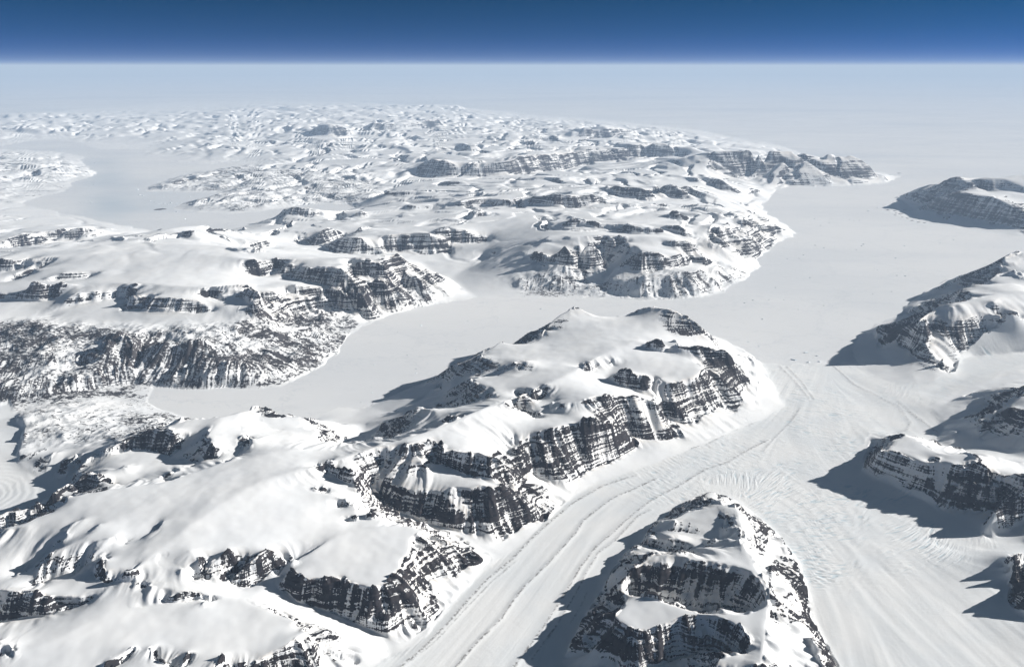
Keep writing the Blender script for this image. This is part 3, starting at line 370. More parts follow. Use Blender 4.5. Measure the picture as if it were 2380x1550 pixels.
# ------------------------------------------------------------------ noise
_rng = np.random.RandomState(7)
_PERM = _rng.permutation(4096).astype(np.int32)
_GA = (_rng.rand(4096)*2*np.pi).astype(np.float32); _GX = np.cos(_GA); _GY = np.sin(_GA)
def perlin(x, y):
    xi = np.floor(x); yi = np.floor(y); xf = (x-xi).astype(np.float32); yf = (y-yi).astype(np.float32)
    xi = xi.astype(np.int32); yi = yi.astype(np.int32)
    u = xf*xf*(3-2*xf); v = yf*yf*(3-2*yf)
    def g(a, b, dx, dy):
        k = _PERM[(_PERM[a & 4095] + b) & 4095]
        return _GX[k]*dx + _GY[k]*dy
    n00 = g(xi, yi, xf, yf); n10 = g(xi+1, yi, xf-1, yf); n01 = g(xi, yi+1, xf, yf-1); n11 = g(xi+1, yi+1, xf-1, yf-1)
    a = n00 + u*(n10-n00); b = n01 + u*(n11-n01)
    return 1.5*(a + v*(b-a))
def fbm(x, y, lam, octv=4, gain=.5, cell=None, ridged=False, off=0.):
    s = np.zeros(x.shape, np.float32); a = 1.
    for k in range(octv):
        l = lam/2.**k
        n = perlin(x/l + 17.3*k + off, y/l - 9.1*k + off*1.7)
        if ridged: n = 1 - 2.2*np.abs(n)
        if cell is not None: n = n*np.clip(l/cell/2.2 - .45, 0, 1)
        s += a*n; a *= gain
    return s
def smooth(a, b, x):
    t = np.clip((x-a)/(b-a), 0, 1); return t*t*(3-2*t)
def blur(a, n=1):
    for _ in range(n):
        p = np.pad(a, 1, mode='edge')
        a = (p[:-2,1:-1] + p[2:,1:-1] + 2*p[1:-1,1:-1])*.25
        p = np.pad(a, 1, mode='edge')
        a = (p[1:-1,:-2] + p[1:-1,2:] + 2*p[1:-1,1:-1])*.25
    return a
def boxblur(a, r):
    for ax in (0, 1):
        p = np.pad(a, [(r+1, r) if k == ax else (0, 0) for k in (0, 1)], mode='edge').cumsum(axis=ax, dtype=np.float64)
        n = a.shape[ax]
        a = ((p[2*r+1:2*r+1+n] - p[:n]) if ax == 0 else (p[:, 2*r+1:2*r+1+n] - p[:, :n]))/(2*r+1)
    return a.astype(np.float32)

# ------------------------------------------------------------------ base heights: lines interpolated over the land
TH0, TH1 = math.radians(-47.0), math.radians(54.0)
NA = 1000
YB = CY + FPX*math.tan(math.radians(47.5) - PITCH); YT = CY + FPX*math.tan(math.radians(0.62) - PITCH)
_ky = np.array([YT, 225., 260., 480., 560., 900., 1050., YB]); _kd = np.array([.5, .9, 2.3, 2.2, 1.7, 1.3, .75, .6])   # rows per pixel
_yy = np.linspace(YT, YB, 20000); _cd = np.cumsum(np.interp(_yy, _ky, _kd))*(_yy[1]-_yy[0])
NR = int(_cd[-1]); rowy = np.interp(np.linspace(_cd[0], _cd[-1], NR), _cd, _yy)[::-1].copy(); rr = H/np.tan(depr(rowy))
th = np.linspace(TH0, TH1, NA); DTH = th[1]-th[0]
def gridpos(X, Y):
    r = np.hypot(X, Y); t = np.arctan2(X, Y)
    yy = CY + FPX*np.tan(np.arctan(H/np.maximum(r, 1.)) - PITCH)
    return (t-TH0)/DTH, np.interp(-yy, -rowy, np.arange(NR))
def inside(poly, X, Y):
    res = np.zeros(X.shape, bool); n = len(poly)
    ymin = min(p[1] for p in poly); ymax = max(p[1] for p in poly)
    sel = np.nonzero(((Y >= ymin) & (Y <= ymax)).ravel())[0]
    xs = X.ravel()[sel]; ys = Y.ravel()[sel]; rs = np.zeros(sel.shape, bool)
    order = np.argsort(ys); xs_o = xs[order]; ys_o = ys[order]; ro = np.zeros(sel.shape, bool)
    for k in range(n):
        (x0, y0), (x1, y1) = poly[k], poly[(k+1) % n]
        if y0 == y1: continue
        a, b = (y0, y1) if y0 < y1 else (y1, y0)
        i0, i1 = np.searchsorted(ys_o, [a, b])
        if i0 == i1: continue
        xx = x0 + (ys_o[i0:i1]-y0)*(x1-x0)/(y1-y0)
        ro[i0:i1] ^= xs_o[i0:i1] < xx
    rs[order] = ro
    out = res.ravel(); out[sel] = rs
    return out.reshape(X.shape)
def worldpoly(pts, zf):
    out = []
    n = len(pts)
    for k in range(n):                          # subdivided, so straight pixel edges stay straight
        (xa, ya), (xb, yb) = pts[k], pts[(k+1) % n]
        m = max(1, int(max(abs(xb-xa), abs(yb-ya))/60))
        for q in range(m):
            x = xa + (xb-xa)*q/m; y = ya + (yb-ya)*q/m
            X, Y = toground(x, y, zf(x, y)); out.append((float(X), float(Y)))
    return out
SEA_W = [worldpoly(p, lambda x, y: 0.) for p in SEA]
GL_W = [worldpoly(p, lambda x, y: min(max((y-845)*.55, 5), 330)) for p in GLACIER]
def seamask(X, Y, r):
    amp = 60 + .0022*r
    n1 = fbm(X, Y, 1500, 4); n2 = fbm(X+5e4, Y-3e4, 1500, 4)
    m = np.zeros(X.shape, bool)
    for p in SEA_W: m |= inside(p, X + amp*n1, Y + amp*1.6*n2)
    return m
RR, TT = np.meshgrid(rr, th, indexing='ij')
X0 = (RR*np.sin(TT)).astype(np.float32); Y0 = (RR*np.cos(TT)).astype(np.float32)
sea0 = seamask(X0, Y0, RR)
W = np.zeros((NR, NA)); V = np.zeros((NR, NA))
for ln in LINES:
    for (a, b) in zip(ln[:-1], ln[1:]):
        n = int(max(abs(a[0]-b[0]), abs(a[1]-b[1]), 2)*1.2) + 2
        t = np.linspace(0, 1, n)
        z = a[2] + (b[2]-a[2])*t
        X, Y = toground(a[0] + (b[0]-a[0])*t, a[1] + (b[1]-a[1])*t, z)
        i, j = gridpos(X, Y); i = np.rint(i).astype(int); j = np.rint(j).astype(int)
        ok = (i >= 0) & (i < NA) & (j >= 0) & (j < NR)
        np.add.at(W, (j[ok], i[ok]), 1); np.add.at(V, (j[ok], i[ok]), z[ok])
# outside the traced land the ground simply stays low
W[-1, :] += 1; V[0, :] += W[0, :]*0
fixv = np.where(W > 0, V/np.maximum(W, 1e-9), 0.); fixm = W > 0
fixv[sea0] = 0.; fixm |= sea0
def relax(h, m, v, it):
    h = h.copy(); h[m] = v[m]
    for _ in range(it):
        p = np.pad(h, 1, mode='edge')
        h = (p[:-2,1:-1] + p[2:,1:-1] + p[1:-1,:-2] + p[1:-1,2:])*.25
        h[m] = v[m]
    return h
pyr = [(fixm.astype(np.float32), (fixv*fixm).astype(np.float32))]
while min(pyr[-1][0].shape) > 14:
    w, v = pyr[-1]; a, b = w.shape[0] + w.shape[0] % 2, w.shape[1] + w.shape[1] % 2
    wp = np.zeros((a, b), np.float32); vp = wp.copy(); wp[:w.shape[0], :w.shape[1]] = w; vp[:w.shape[0], :w.shape[1]] = v
    pyr.append((wp.reshape(a//2, 2, b//2, 2).sum((1, 3)), vp.reshape(a//2, 2, b//2, 2).sum((1, 3))))
hb = None
for lev in range(len(pyr)-1, -1, -1):
    w, v = pyr[lev]; m = w > 0; val = v/np.maximum(w, 1e-9)
    if hb is None: hb = np.full(w.shape, float(val[m].mean()), np.float32)
    else: hb = blur(np.repeat(np.repeat(hb, 2, 0), 2, 1)[:w.shape[0], :w.shape[1]])
    hb = relax(hb, m, val.astype(np.float32), 240 if lev > 3 else (120 if lev > 0 else 60))
hb = np.maximum(hb, 0)
# round off the snow, keep rims and feet of the cliffs
def gradient(h, r2, dth):
    hr = np.gradient(h, axis=0)/np.gradient(r2, axis=0)
    ht = (np.gradient(h, axis=1) - hr*np.gradient(r2, axis=1))/(r2*dth)
    return hr, ht
hr, ht = gradient(hb, RR, DTH)
st = blur(smooth(.22, .45, np.hypot(hr, ht)), 2)
hb = hb*st + blur(hb, 8)*(1-st)
hb = np.where(sea0, 0., blur(hb, 1)).astype(np.float32)

# ------------------------------------------------------------------ finer grid, more rows where the ground is steep
NC, NV = 1490, 950
thf = np.linspace(TH0, TH1, NC); DTF = thf[1]-thf[0]
ci = np.clip((thf-TH0)/DTH, 0, NA-1.001); c0 = ci.astype(int); cf = (ci-c0).astype(np.float32)
hcol = hb[:, c0]*(1-cf) + hb[:, c0+1]*cf
scol = blur(sea0.astype(np.float32), 2)[:, c0]
dep = depr(rowy)[:, None]
slant = H/np.sin(dep)
dpx = (np.abs(np.gradient(rr))[:, None]*np.sin(dep)/slant + .9*np.abs(np.gradient(hcol, axis=0))*np.cos(dep)/slant)*FPX
dens = boxblur((dpx*(1-.35*scol)).astype(np.float32), 5) + .25
cum = np.cumsum(dens, axis=0)
RF = np.empty((NV, NC), np.float32)
jj = np.arange(NR)
for k in range(NC):
    c = cum[:, k]
    RF[:, k] = np.interp(np.interp(np.linspace(c[0], c[-1], NV), c, jj), jj, rr)
RF = RF.astype(np.float64)
TF = np.broadcast_to(thf[None, :], RF.shape)
XF = (RF*np.sin(TF)).astype(np.float32); YF = (RF*np.cos(TF)).astype(np.float32)
gi, gj = gridpos(XF.astype(np.float64), YF.astype(np.float64))
def bilin(a, j, i):
    j = np.clip(j, 0, a.shape[0]-1.001); i = np.clip(i, 0, a.shape[1]-1.001)
    j0 = j.astype(np.int32); i0 = i.astype(np.int32); fj = (j-j0).astype(np.float32); fi = (i-i0).astype(np.float32)
    return (a[j0, i0]*(1-fi) + a[j0, i0+1]*fi)*(1-fj) + (a[j0+1, i0]*(1-fi) + a[j0+1, i0+1]*fi)*fj
h = bilin(hb, gj, gi)
sea = seamask(XF, YF, RF)
glac = np.zeros(RF.shape, bool)
gamp = 40 + .001*RF
for p in GL_W: glac |= inside(p, XF + gamp*fbm(XF, YF, 700, 3), YF + gamp*fbm(XF-4e4, YF, 700, 3))
glac &= ~sea
land = ~(sea | glac)
cell = np.maximum(RF*DTF, np.abs(np.gradient(RF, axis=0))).astype(np.float32)
glf = blur(glac.astype(np.float32), 2); seaf = blur(sea.astype(np.float32), 2)
landf = np.clip(1 - glf - seaf, 0, 1)
# apparent pixel of every vertex on the base surface, for the hand-drawn zones of bare gneiss
dz = H - h; fwd = YF*math.cos(PITCH) + dz*math.sin(PITCH)
SX = CX + FPX*XF/fwd; SY = CY + FPX*(dz*math.cos(PITCH) - YF*math.sin(PITCH))/fwd
# far uplands: plateaus and valleys too small to trace
far = smooth(60e3, 105e3, RF)*landf
pl = fbm(XF, YF*1.25, 15000, 5, .48, cell)
pl2 = fbm(XF*.8+3e5, YF, 7000, 4, .5, cell)
hk = np.clip(h/500, .08, 1)
mid = smooth(40e3, 58e3, RF)*(1 - far)*landf*np.clip(h/400, 0, 1)
pl3 = fbm(XF*.9-2e5, YF*1.3, 5200, 5, .5, cell)
wx = 2600*fbm(XF+8e4, YF, 9000, 3); wy = 2600*fbm(XF, YF-8e4, 9000, 3)
v1 = 1 - smooth(0., .17, np.abs(fbm(XF+wx, (YF+wy)*.9, 12500, 3, .42, cell))); v2 = 1 - smooth(0., .2, np.abs(fbm(XF+wx-3e5, YF+wy, 6200, 3, .45, cell)))
h = h + mid*(70*(smooth(.0, .17, pl3) - .3) + 60*pl2 - 230*v2*(1-.6*v1))
h = h + far*hk*(260*(smooth(-.1, .15, pl) - .3) + 160*pl2 - 520*v1 - 260*v2*(1-v1) + 150)
h = np.where(land, np.maximum(h, 2), h)
ROUGH = [([(-400,735),(60,742),(160,748),(330,745),(470,738),(580,745),(640,735),(760,700),(830,740),(850,760),(770,850),(650,905),(345,908),(250,918),(0,950),(-400,950)], 1.0),
         ([(-400,940),(0,940),(250,915),(350,920),(470,978),(360,1000),(250,1030),(90,1045),(0,1070),(-400,1080)], .62),
         ([(1200,655),(1300,632),(1420,640),(1600,632),(1690,622),(1750,640),(1650,695),(1400,700),(1200,700)], .72),
         ([(880,740),(960,650),(1020,665),(1060,690),(1000,715)], .6),
         ([(340,445),(420,405),(560,385),(700,395),(860,410),(900,440),(830,475),(600,498),(400,490)], .66),
         ([(-300,350),(40,350),(210,375),(225,410),(150,450),(40,480),(-300,490)], .45)]
rough = np.zeros(RF.shape, np.float32)
for poly, val in ROUGH: rough = np.maximum(rough, val*inside(poly, SX + 18*fbm(XF, YF, 1800, 3), SY + 12*fbm(XF+9e4, YF, 1800, 3)))
rough = boxblur(rough, 5)*landf*smooth(1250, 950, h)
# steepness of the base surface
hr, ht = gradient(h, RF, DTF)
slope = np.hypot(hr, ht)
steep = smooth(.30, .78, blur(slope, 1))*landf*(1 - .8*np.clip(rough*1.3, 0, 1))
zone = np.zeros(RF.shape, bool)
jx = 3*fbm(XF, YF, 350, 3, .5, cell); jy = 3*fbm(XF+5e4, YF, 350, 3, .5, cell)
for tt, poly in SNOWZ: zone |= inside([px(tt, *q) for q in poly], SX + jx, SY + jy)
steep = steep*(1 - .85*blur((zone & (RF < 60e3)).astype(np.float32), 2))

for tt, poly in ROCKZ: steep = np.maximum(steep, .80*blur(inside([px(tt, *q) for q in poly], SX + jx, SY + jy).astype(np.float32), 2)*landf*smooth(.10, .28, blur(slope, 1)))

# ------------------------------------------------------------------ gullies: noise drawn out along the line of fall
gr = hr/np.maximum(slope, 1e-4); gt = ht/np.maximum(slope, 1e-4)
def gridvel(dr, dt):                            # unit world direction (radial, tangential) -> grid cells per metre
    di = dt/(RF*DTF); dj = (dr - np.gradient(RF, axis=1)*di)/np.gradient(RF, axis=0)
    s = 1/np.maximum(np.maximum(np.abs(di), np.abs(dj)), 1e-9)
    return (di*s).astype(np.float32), (dj*s).astype(np.float32)
def streak(fields, mask, vi, vj, n):
    idx = np.nonzero(mask.ravel())[0]
    j0 = (idx//NC).astype(np.float32); i0 = (idx % NC).astype(np.float32)
    vif = vi.ravel(); vjf = vj.ravel(); acc = [f.ravel()[idx].astype(np.float32) for f in fields]; wsum = 1.
    for sgn in (1, -1):
        i, j = i0.copy(), j0.copy(); k = idx
        for s in range(n):
            i = np.clip(i + sgn*vif[k], 0, NC-1); j = np.clip(j + sgn*vjf[k], 0, NV-1)
            k = np.rint(j).astype(np.int64)*NC + np.rint(i).astype(np.int64)
            w = 1 - (s+1)/(n+1)
            for q, f in enumerate(fields): acc[q] += w*f.ravel()[k]
            wsum += w
    out = []
    for a in acc:
        o = np.zeros(NV*NC, np.float32); o[idx] = a/wsum; out.append(o.reshape(NV, NC))
    return out
sm = blur(gr*slope, 3); tm = blur(ht, 3); q = np.maximum(np.hypot(sm, tm), 1e-4)
vi, vj = gridvel(sm/q, tm/q)
white = _rng.rand(NV, NC).astype(np.float32) - .5
nf = fbm(XF, YF, 130, 1, .5, cell) ; nm = fbm(XF, YF, 330, 2, .5, cell); ng = fbm(XF-7e4, YF, 900, 2, .5, cell); nh = fbm(XF+6e4, YF, 2100, 2, .5, cell)
smask = (slope > .2) & land
lf, lm, lg, lh = streak([nf, nm, ng, nh], smask, vi, vj, 16); lw, = streak([white], smask, vi, vj, 7)
ls = lambda a: a/max(float(a[smask].std()), 1e-6)
lw, lf, lm, lg, lh = ls(lw), ls(lf), ls(lm), ls(lg), ls(lh)
lic = 1.*lw + .55*lf + .4*lm + .25*lg + .25*lh
lic = np.clip(lic/float(lic[smask].std()), -2.5, 2.5)*smask
sl1 = smooth(.14, .62, slope)*landf
h = h + sl1*(34*np.clip(lm, -2, 2) + 12*np.clip(lf, -2, 2) + (30+30*smooth(80e3, 50e3, RF))*np.clip(lg, -2, 2)*smooth(.3, .9, slope) + 105*np.clip(lh, -2, 2)*smooth(18e3, 34e3, RF)*smooth(80e3, 52e3, RF))*np.clip(h/150, 0, 1)
# ledges of the basalt flows
alt0 = h + 14*fbm(XF, YF, 2500, 3)
for T, k in ((92., .62), (41., .35)):
    f = alt0/T; fl = np.floor(f); st_ = (fl + smooth(.22, .92, f-fl))*T
    h = h + steep*k*(st_ - alt0)*np.clip(T/cell/1.2 - .4, 0, 1)*(1-rough)
# bare gneiss knolls, small hummocks of the snow
rg = fbm(XF, YF, 650, 5, .58, cell, True); rg2 = fbm(XF*.7+YF*.7, (YF-XF)*2.2*.7, 420, 4, .6, cell, True, 5.)
rg3 = fbm(XF*.8+YF*.6, (YF*.8-XF*.6)*1.8, 2600, 4, .55, cell, True, 3.)
h = h + rough*np.clip(h/160, .1, 1)*(22*rg + 14*rg2 + (60 + .0016*RF)*rg3)
sn = fbm(XF, YF, 2600, 4, .5, cell); sn2 = fbm(XF+2e4, YF, 700, 3, .5, cell)
h = h + landf*(1-steep)*np.clip(h/300, 0, 1)*(24*sn + 8*sn2)
h = np.where(land, np.maximum(h, 1.), h)

# ------------------------------------------------------------------ glacier: flow stripes and crevasse fields
FLOW = [[(1000,1700),(1130,1520),(1230,1400),(1330,1255),(1450,1150),(1600,1070),(1750,985),(1805,930),(1835,880),(1850,850)],
        [(1230,1700),(1290,1480),(1350,1380),(1420,1280),(1520,1180),(1620,1115),(1720,1040),(1790,970)],
        [(2300,1640),(2100,1430),(1960,1290),(1870,1190),(1780,1130),(1690,1120),(1600,1110)],
        [(2000,1640),(1960,1450),(1900,1320),(1840,1230),(1760,1160),(1660,1130)],
        [(1960,1180),(1900,1090),(1850,1000),(1870,920),(1900,850)], [(2500,840),(2330,845),(2230,885),(2130,915),(2050,915),(1990,880),(1950,850)],
        [(2500,1090),(2250,1058),(2150,1015),(2110,960),(2060,925),(2000,890)], [(2500,1240),(2350,1240),(2230,1230),(2130,1180),(2030,1130),(1940,1100)],
        [(-300,1000),(0,1060),(60,1120),(90,1180)]]
fx = np.zeros(RF.shape, np.float32); fy = fx.copy(); fw = fx.copy() + 1e-12
gidx = np.nonzero(blur(glac.astype(np.float32), 1).ravel() > 0)[0]
gx = XF.ravel()[gidx]; gy = YF.ravel()[gidx]; ax = np.zeros(gidx.shape); ay = ax.copy(); best = np.full(gidx.shape, 1e18)
for ln in FLOW:
    P = [tuple(float(c) for c in toground(p[0], p[1], min(max((p[1]-845)*.55, 5), 330))) for p in ln]
    for (a, b) in zip(P[:-1], P[1:]):
        dx, dy = b[0]-a[0], b[1]-a[1]; L2 = dx*dx+dy*dy; L = math.sqrt(L2)
        t = np.clip(((gx-a[0])*dx + (gy-a[1])*dy)/L2, 0, 1)
        d2 = (gx-a[0]-t*dx)**2 + (gy-a[1]-t*dy)**2
        w = 1/(d2 + 200.**2)**2
        ax += w*dx/L; ay += w*dy/L
n_ = np.maximum(np.hypot(ax, ay), 1e-30); ax /= n_; ay /= n_
sT = np.sin(TF).ravel()[gidx]; cT = np.cos(TF).ravel()[gidx]
fr = np.zeros(NV*NC); ft = fr.copy()
fr[gidx] = ax*sT + ay*cT; ft[gidx] = ax*cT - ay*sT
fr = fr.reshape(NV, NC); ft = ft.reshape(NV, NC)
gm = fr**2 + ft**2 > .5
vi, vj = gridvel(fr, ft); ui, uj = gridvel(ft, -fr)
gn = fbm(XF, YF, 260, 3, .6, cell); gn2 = fbm(XF+1e4, YF, 700, 2, .5, cell)
s1, s2 = streak([.6*white + gn, gn2], gm, vi, vj, 40)
c1, = streak([1.2*white*np.clip(40/cell, .3, 1) + fbm(XF, YF, 75, 2, .6, cell)], gm, ui, uj, 4)
nz = lambda a: np.clip(a/max(float(a[gm].std()), 1e-6), -2.5, 2.5)*gm
s1, s2, c1 = nz(s1), nz(s2), nz(c1)
gxl, gyl = toground(-70, 1160, 240)
dl = np.hypot(XF-gxl, (YF-gyl)*1.0) + 120*fbm(XF, YF, 900, 3)
lt_ = glac & (TF < math.radians(-20))
s1 = np.where(lt_, 1.5*np.sin(dl*2*np.pi/210.), s1).astype(np.float32)
CREV = [(1640,1060,170),(1560,1110,110),(1900,950,170),(1820,900,120),(1780,1120,150),(2010,1170,110),(1900,1200,120),(1850,1290,90),(1930,1330,70),(2150,1270,110),(2200,920,110),(2080,910,90),(2040,1160,80),(850,1510,40),(2300,850,80),(1990,1030,120)]
crev = np.zeros(RF.shape, np.float32)
for (x, y, s) in CREV: crev = np.maximum(crev, np.exp(-(((SX-x)/s)**2 + ((SY-y)/(s*.55))**2)))
crev = np.clip(crev*(1 + .8*gn2) + .12*np.clip(gn2, 0, 1), 0, 1)*glf
h = h + glf*(1.3*s1 + 1.6*s2 + crev*2.6*c1)
MOR = [('F',30,1.,[(1045,1560),(1107,1487),(1165,1430),(1190,1394),(1215,1362),(1285,1295),(1340,1235),(1355,1210),(1380,1190),(1422,1160),(1525,1115)]),
       ('F',34,.9,[(1180,1560),(1230,1495),(1272,1435),(1315,1370),(1352,1310),(1387,1267),(1427,1235),(1465,1200),(1520,1160),(1570,1136),(1640,1092),(1690,1076),(1740,1046),(1785,1025)]),
       ('F',26,.8,[(1235,1525),(1295,1442),(1340,1370),(1365,1322),(1390,1282),(1430,1255),(1482,1200),(1512,1187)]), ('F',20,.6,[(1325,1440),(1350,1400),(1365,1370)]),
       ('F',42,.9,[(927,1547),(970,1512),(1040,1442),(1082,1395),(1132,1342),(1190,1297),(1228,1257),(1272,1217),(1330,1170),(1400,1130),(1480,1105)]),
       ('F',22,.5,[(955,1530),(1010,1485),(1090,1400),(1140,1350),(1200,1300)]), ('F',26,.55,[(1810,850),(1848,888),(1880,928)]), ('F',26,.55,[(1825,850),(1860,885),(1892,930)]), ('F',24,.6,[(1935,848),(1985,895),(2035,922),(2085,950),(2115,988),(2105,1008)]),
       ('F',34,.9,[(1605,1044),(1650,1030),(1700,1003),(1760,980)]), ('F',20,.5,[(1860,950),(1840,980),(1800,1020),(1775,1050)]), ('F',26,.8,[(2060,1014),(2090,1010),(2105,1006)]), ('F',30,.8,[(2085,940),(2130,975),(2180,1015)])]
mor = np.zeros(gidx.shape, np.float32); mh = mor.copy()
cg = cell.ravel()[gidx]; gnn = gn.ravel()[gidx]
for (tt, wd, amt, ln) in MOR:
    P = [tuple(float(c) for c in toground(p[0], p[1], min(max((p[1]-845)*.55, 5), 330))) for p in ln]
    for (a, b) in zip(P[:-1], P[1:]):
        dx, dy = b[0]-a[0], b[1]-a[1]; L2 = dx*dx+dy*dy
        t = np.clip(((gx-a[0])*dx + (gy-a[1])*dy)/L2, 0, 1)
        d = np.sqrt((gx-a[0]-t*dx)**2 + (gy-a[1]-t*dy)**2) + 14*gnn
        mor = np.maximum(mor, amt*np.exp(-(d/np.maximum(wd*.75, cg*.55))**2)); mh = np.maximum(mh, amt*np.exp(-(d/(wd*2.2))**2))
o = np.zeros(NV*NC, np.float32); o[gidx] = mor; mor = o.reshape(NV, NC); o = np.zeros(NV*NC, np.float32); o[gidx] = mh; mh = o.reshape(NV, NC)
h = h + 9*mh*glf
h = np.where(sea, 0., h)
# glacier front: a low ice cliff above the sea ice
h = np.where(glac, np.maximum(h, 9), h).astype(np.float32)

# ------------------------------------------------------------------ per-vertex attributes
hr, ht = gradient(h.astype(np.float64), RF, DTF)
slope1 = np.hypot(hr, ht)
nx = -(hr*np.sin(TF) + ht*np.cos(TF)); ny = -(hr*np.cos(TF) - ht*np.sin(TF))
nl = np.sqrt(nx*nx + ny*ny + 1)
NORM = np.stack([nx/nl, ny/nl, 1/nl], -1).astype(np.float32)
dust = np.clip(boxblur(steep, 9)*1.6 - steep, 0, 1)*landf*smooth(.12, .3, slope1)
ATTR = dict(steep=(steep + .25*np.clip(blur(slope1, 1) - .62, -.2, .5)*landf).astype(np.float32), lic=lic.astype(np.float32), alt=alt0.astype(np.float32),
            rough=rough.astype(np.float32), dust=dust.astype(np.float32), moraine=mor.astype(np.float32), flow=(.6*s1+.4*s2).astype(np.float32), crevasse=(crev*np.clip(c1, -2, 2)).astype(np.float32))

# ------------------------------------------------------------------ materials
class NT:
    def __init__(s, name):
        s.m = bpy.data.materials.new(name); s.m.use_nodes = True; s.t = s.m.node_tree; s.n = s.t.nodes; s.l = s.t.links
        s.b = s.n['Principled BSDF']
    def new(s, typ, **kw):
        x = s.n.new(typ)
        for k, v in kw.items(): setattr(x, k, v)
        return x
    def put(s, sock, v):
        if isinstance(v, (int, float)): sock.default_value = v
        elif isinstance(v, tuple): sock.default_value = v if len(v) == len(sock.default_value) else (*v, 1)
        else: s.l.new(v, sock)
    def attr(s, name): return s.new('ShaderNodeAttribute', attribute_name=name).outputs['Fac']
    def math(s, op, a, b=0., c=None, clamp=False):
        x = s.new('ShaderNodeMath', operation=op, use_clamp=clamp); s.put(x.inputs[0], a); s.put(x.inputs[1], b)
        if c is not None: s.put(x.inputs[2], c)
        return x.outputs[0]
    def pos(s): return s.new('ShaderNodeNewGeometry').outputs['Position']
    def vscale(s, v, sc):
        x = s.new('ShaderNodeMapping'); s.l.new(v, x.inputs[0]); x.inputs['Scale'].default_value = sc; return x.outputs[0]
    def noise(s, v, detail=3., rough=.5, dist=0., scale=1.):
        x = s.new('ShaderNodeTexNoise'); s.l.new(v, x.inputs['Vector']); x.inputs['Scale'].default_value = scale
        x.inputs['Detail'].default_value = detail; x.inputs['Roughness'].default_value = rough; x.inputs['Distortion'].default_value = dist
        return x.outputs['Fac']
    def step(s, v, a, b):
        x = s.new('ShaderNodeMapRange', interpolation_type='SMOOTHSTEP'); s.l.new(v, x.inputs[0])
        x.inputs[1].default_value = a; x.inputs[2].default_value = b; return x.outputs[0]
    def mix(s, f, a, b):
        x = s.new('ShaderNodeMix', data_type='RGBA'); s.put(x.inputs[0], f); s.put(x.inputs[6], a); s.put(x.inputs[7], b); return x.outputs[2]
    def bump(s, hgt, dist, strength=1.):
        x = s.new('ShaderNodeBump'); s.put(x.inputs['Height'], hgt); x.inputs['Distance'].default_value = dist; s.put(x.inputs['Strength'], strength)
        s.l.new(x.outputs[0], s.b.inputs['Normal'])
    def done(s, col, rough=.85, spec=.15):
        s.put(s.b.inputs['Base Color'], col); s.put(s.b.inputs['Roughness'], rough); s.b.inputs['Specular IOR Level'].default_value = spec
        return s.m
SNOW_A, SNOW_B = (.90, .90, .895), (.83, .84, .85)
ROCK_A, ROCK_B, ROCK_C = (.014, .014, .017), (.034, .030, .032), (.065, .055, .052)
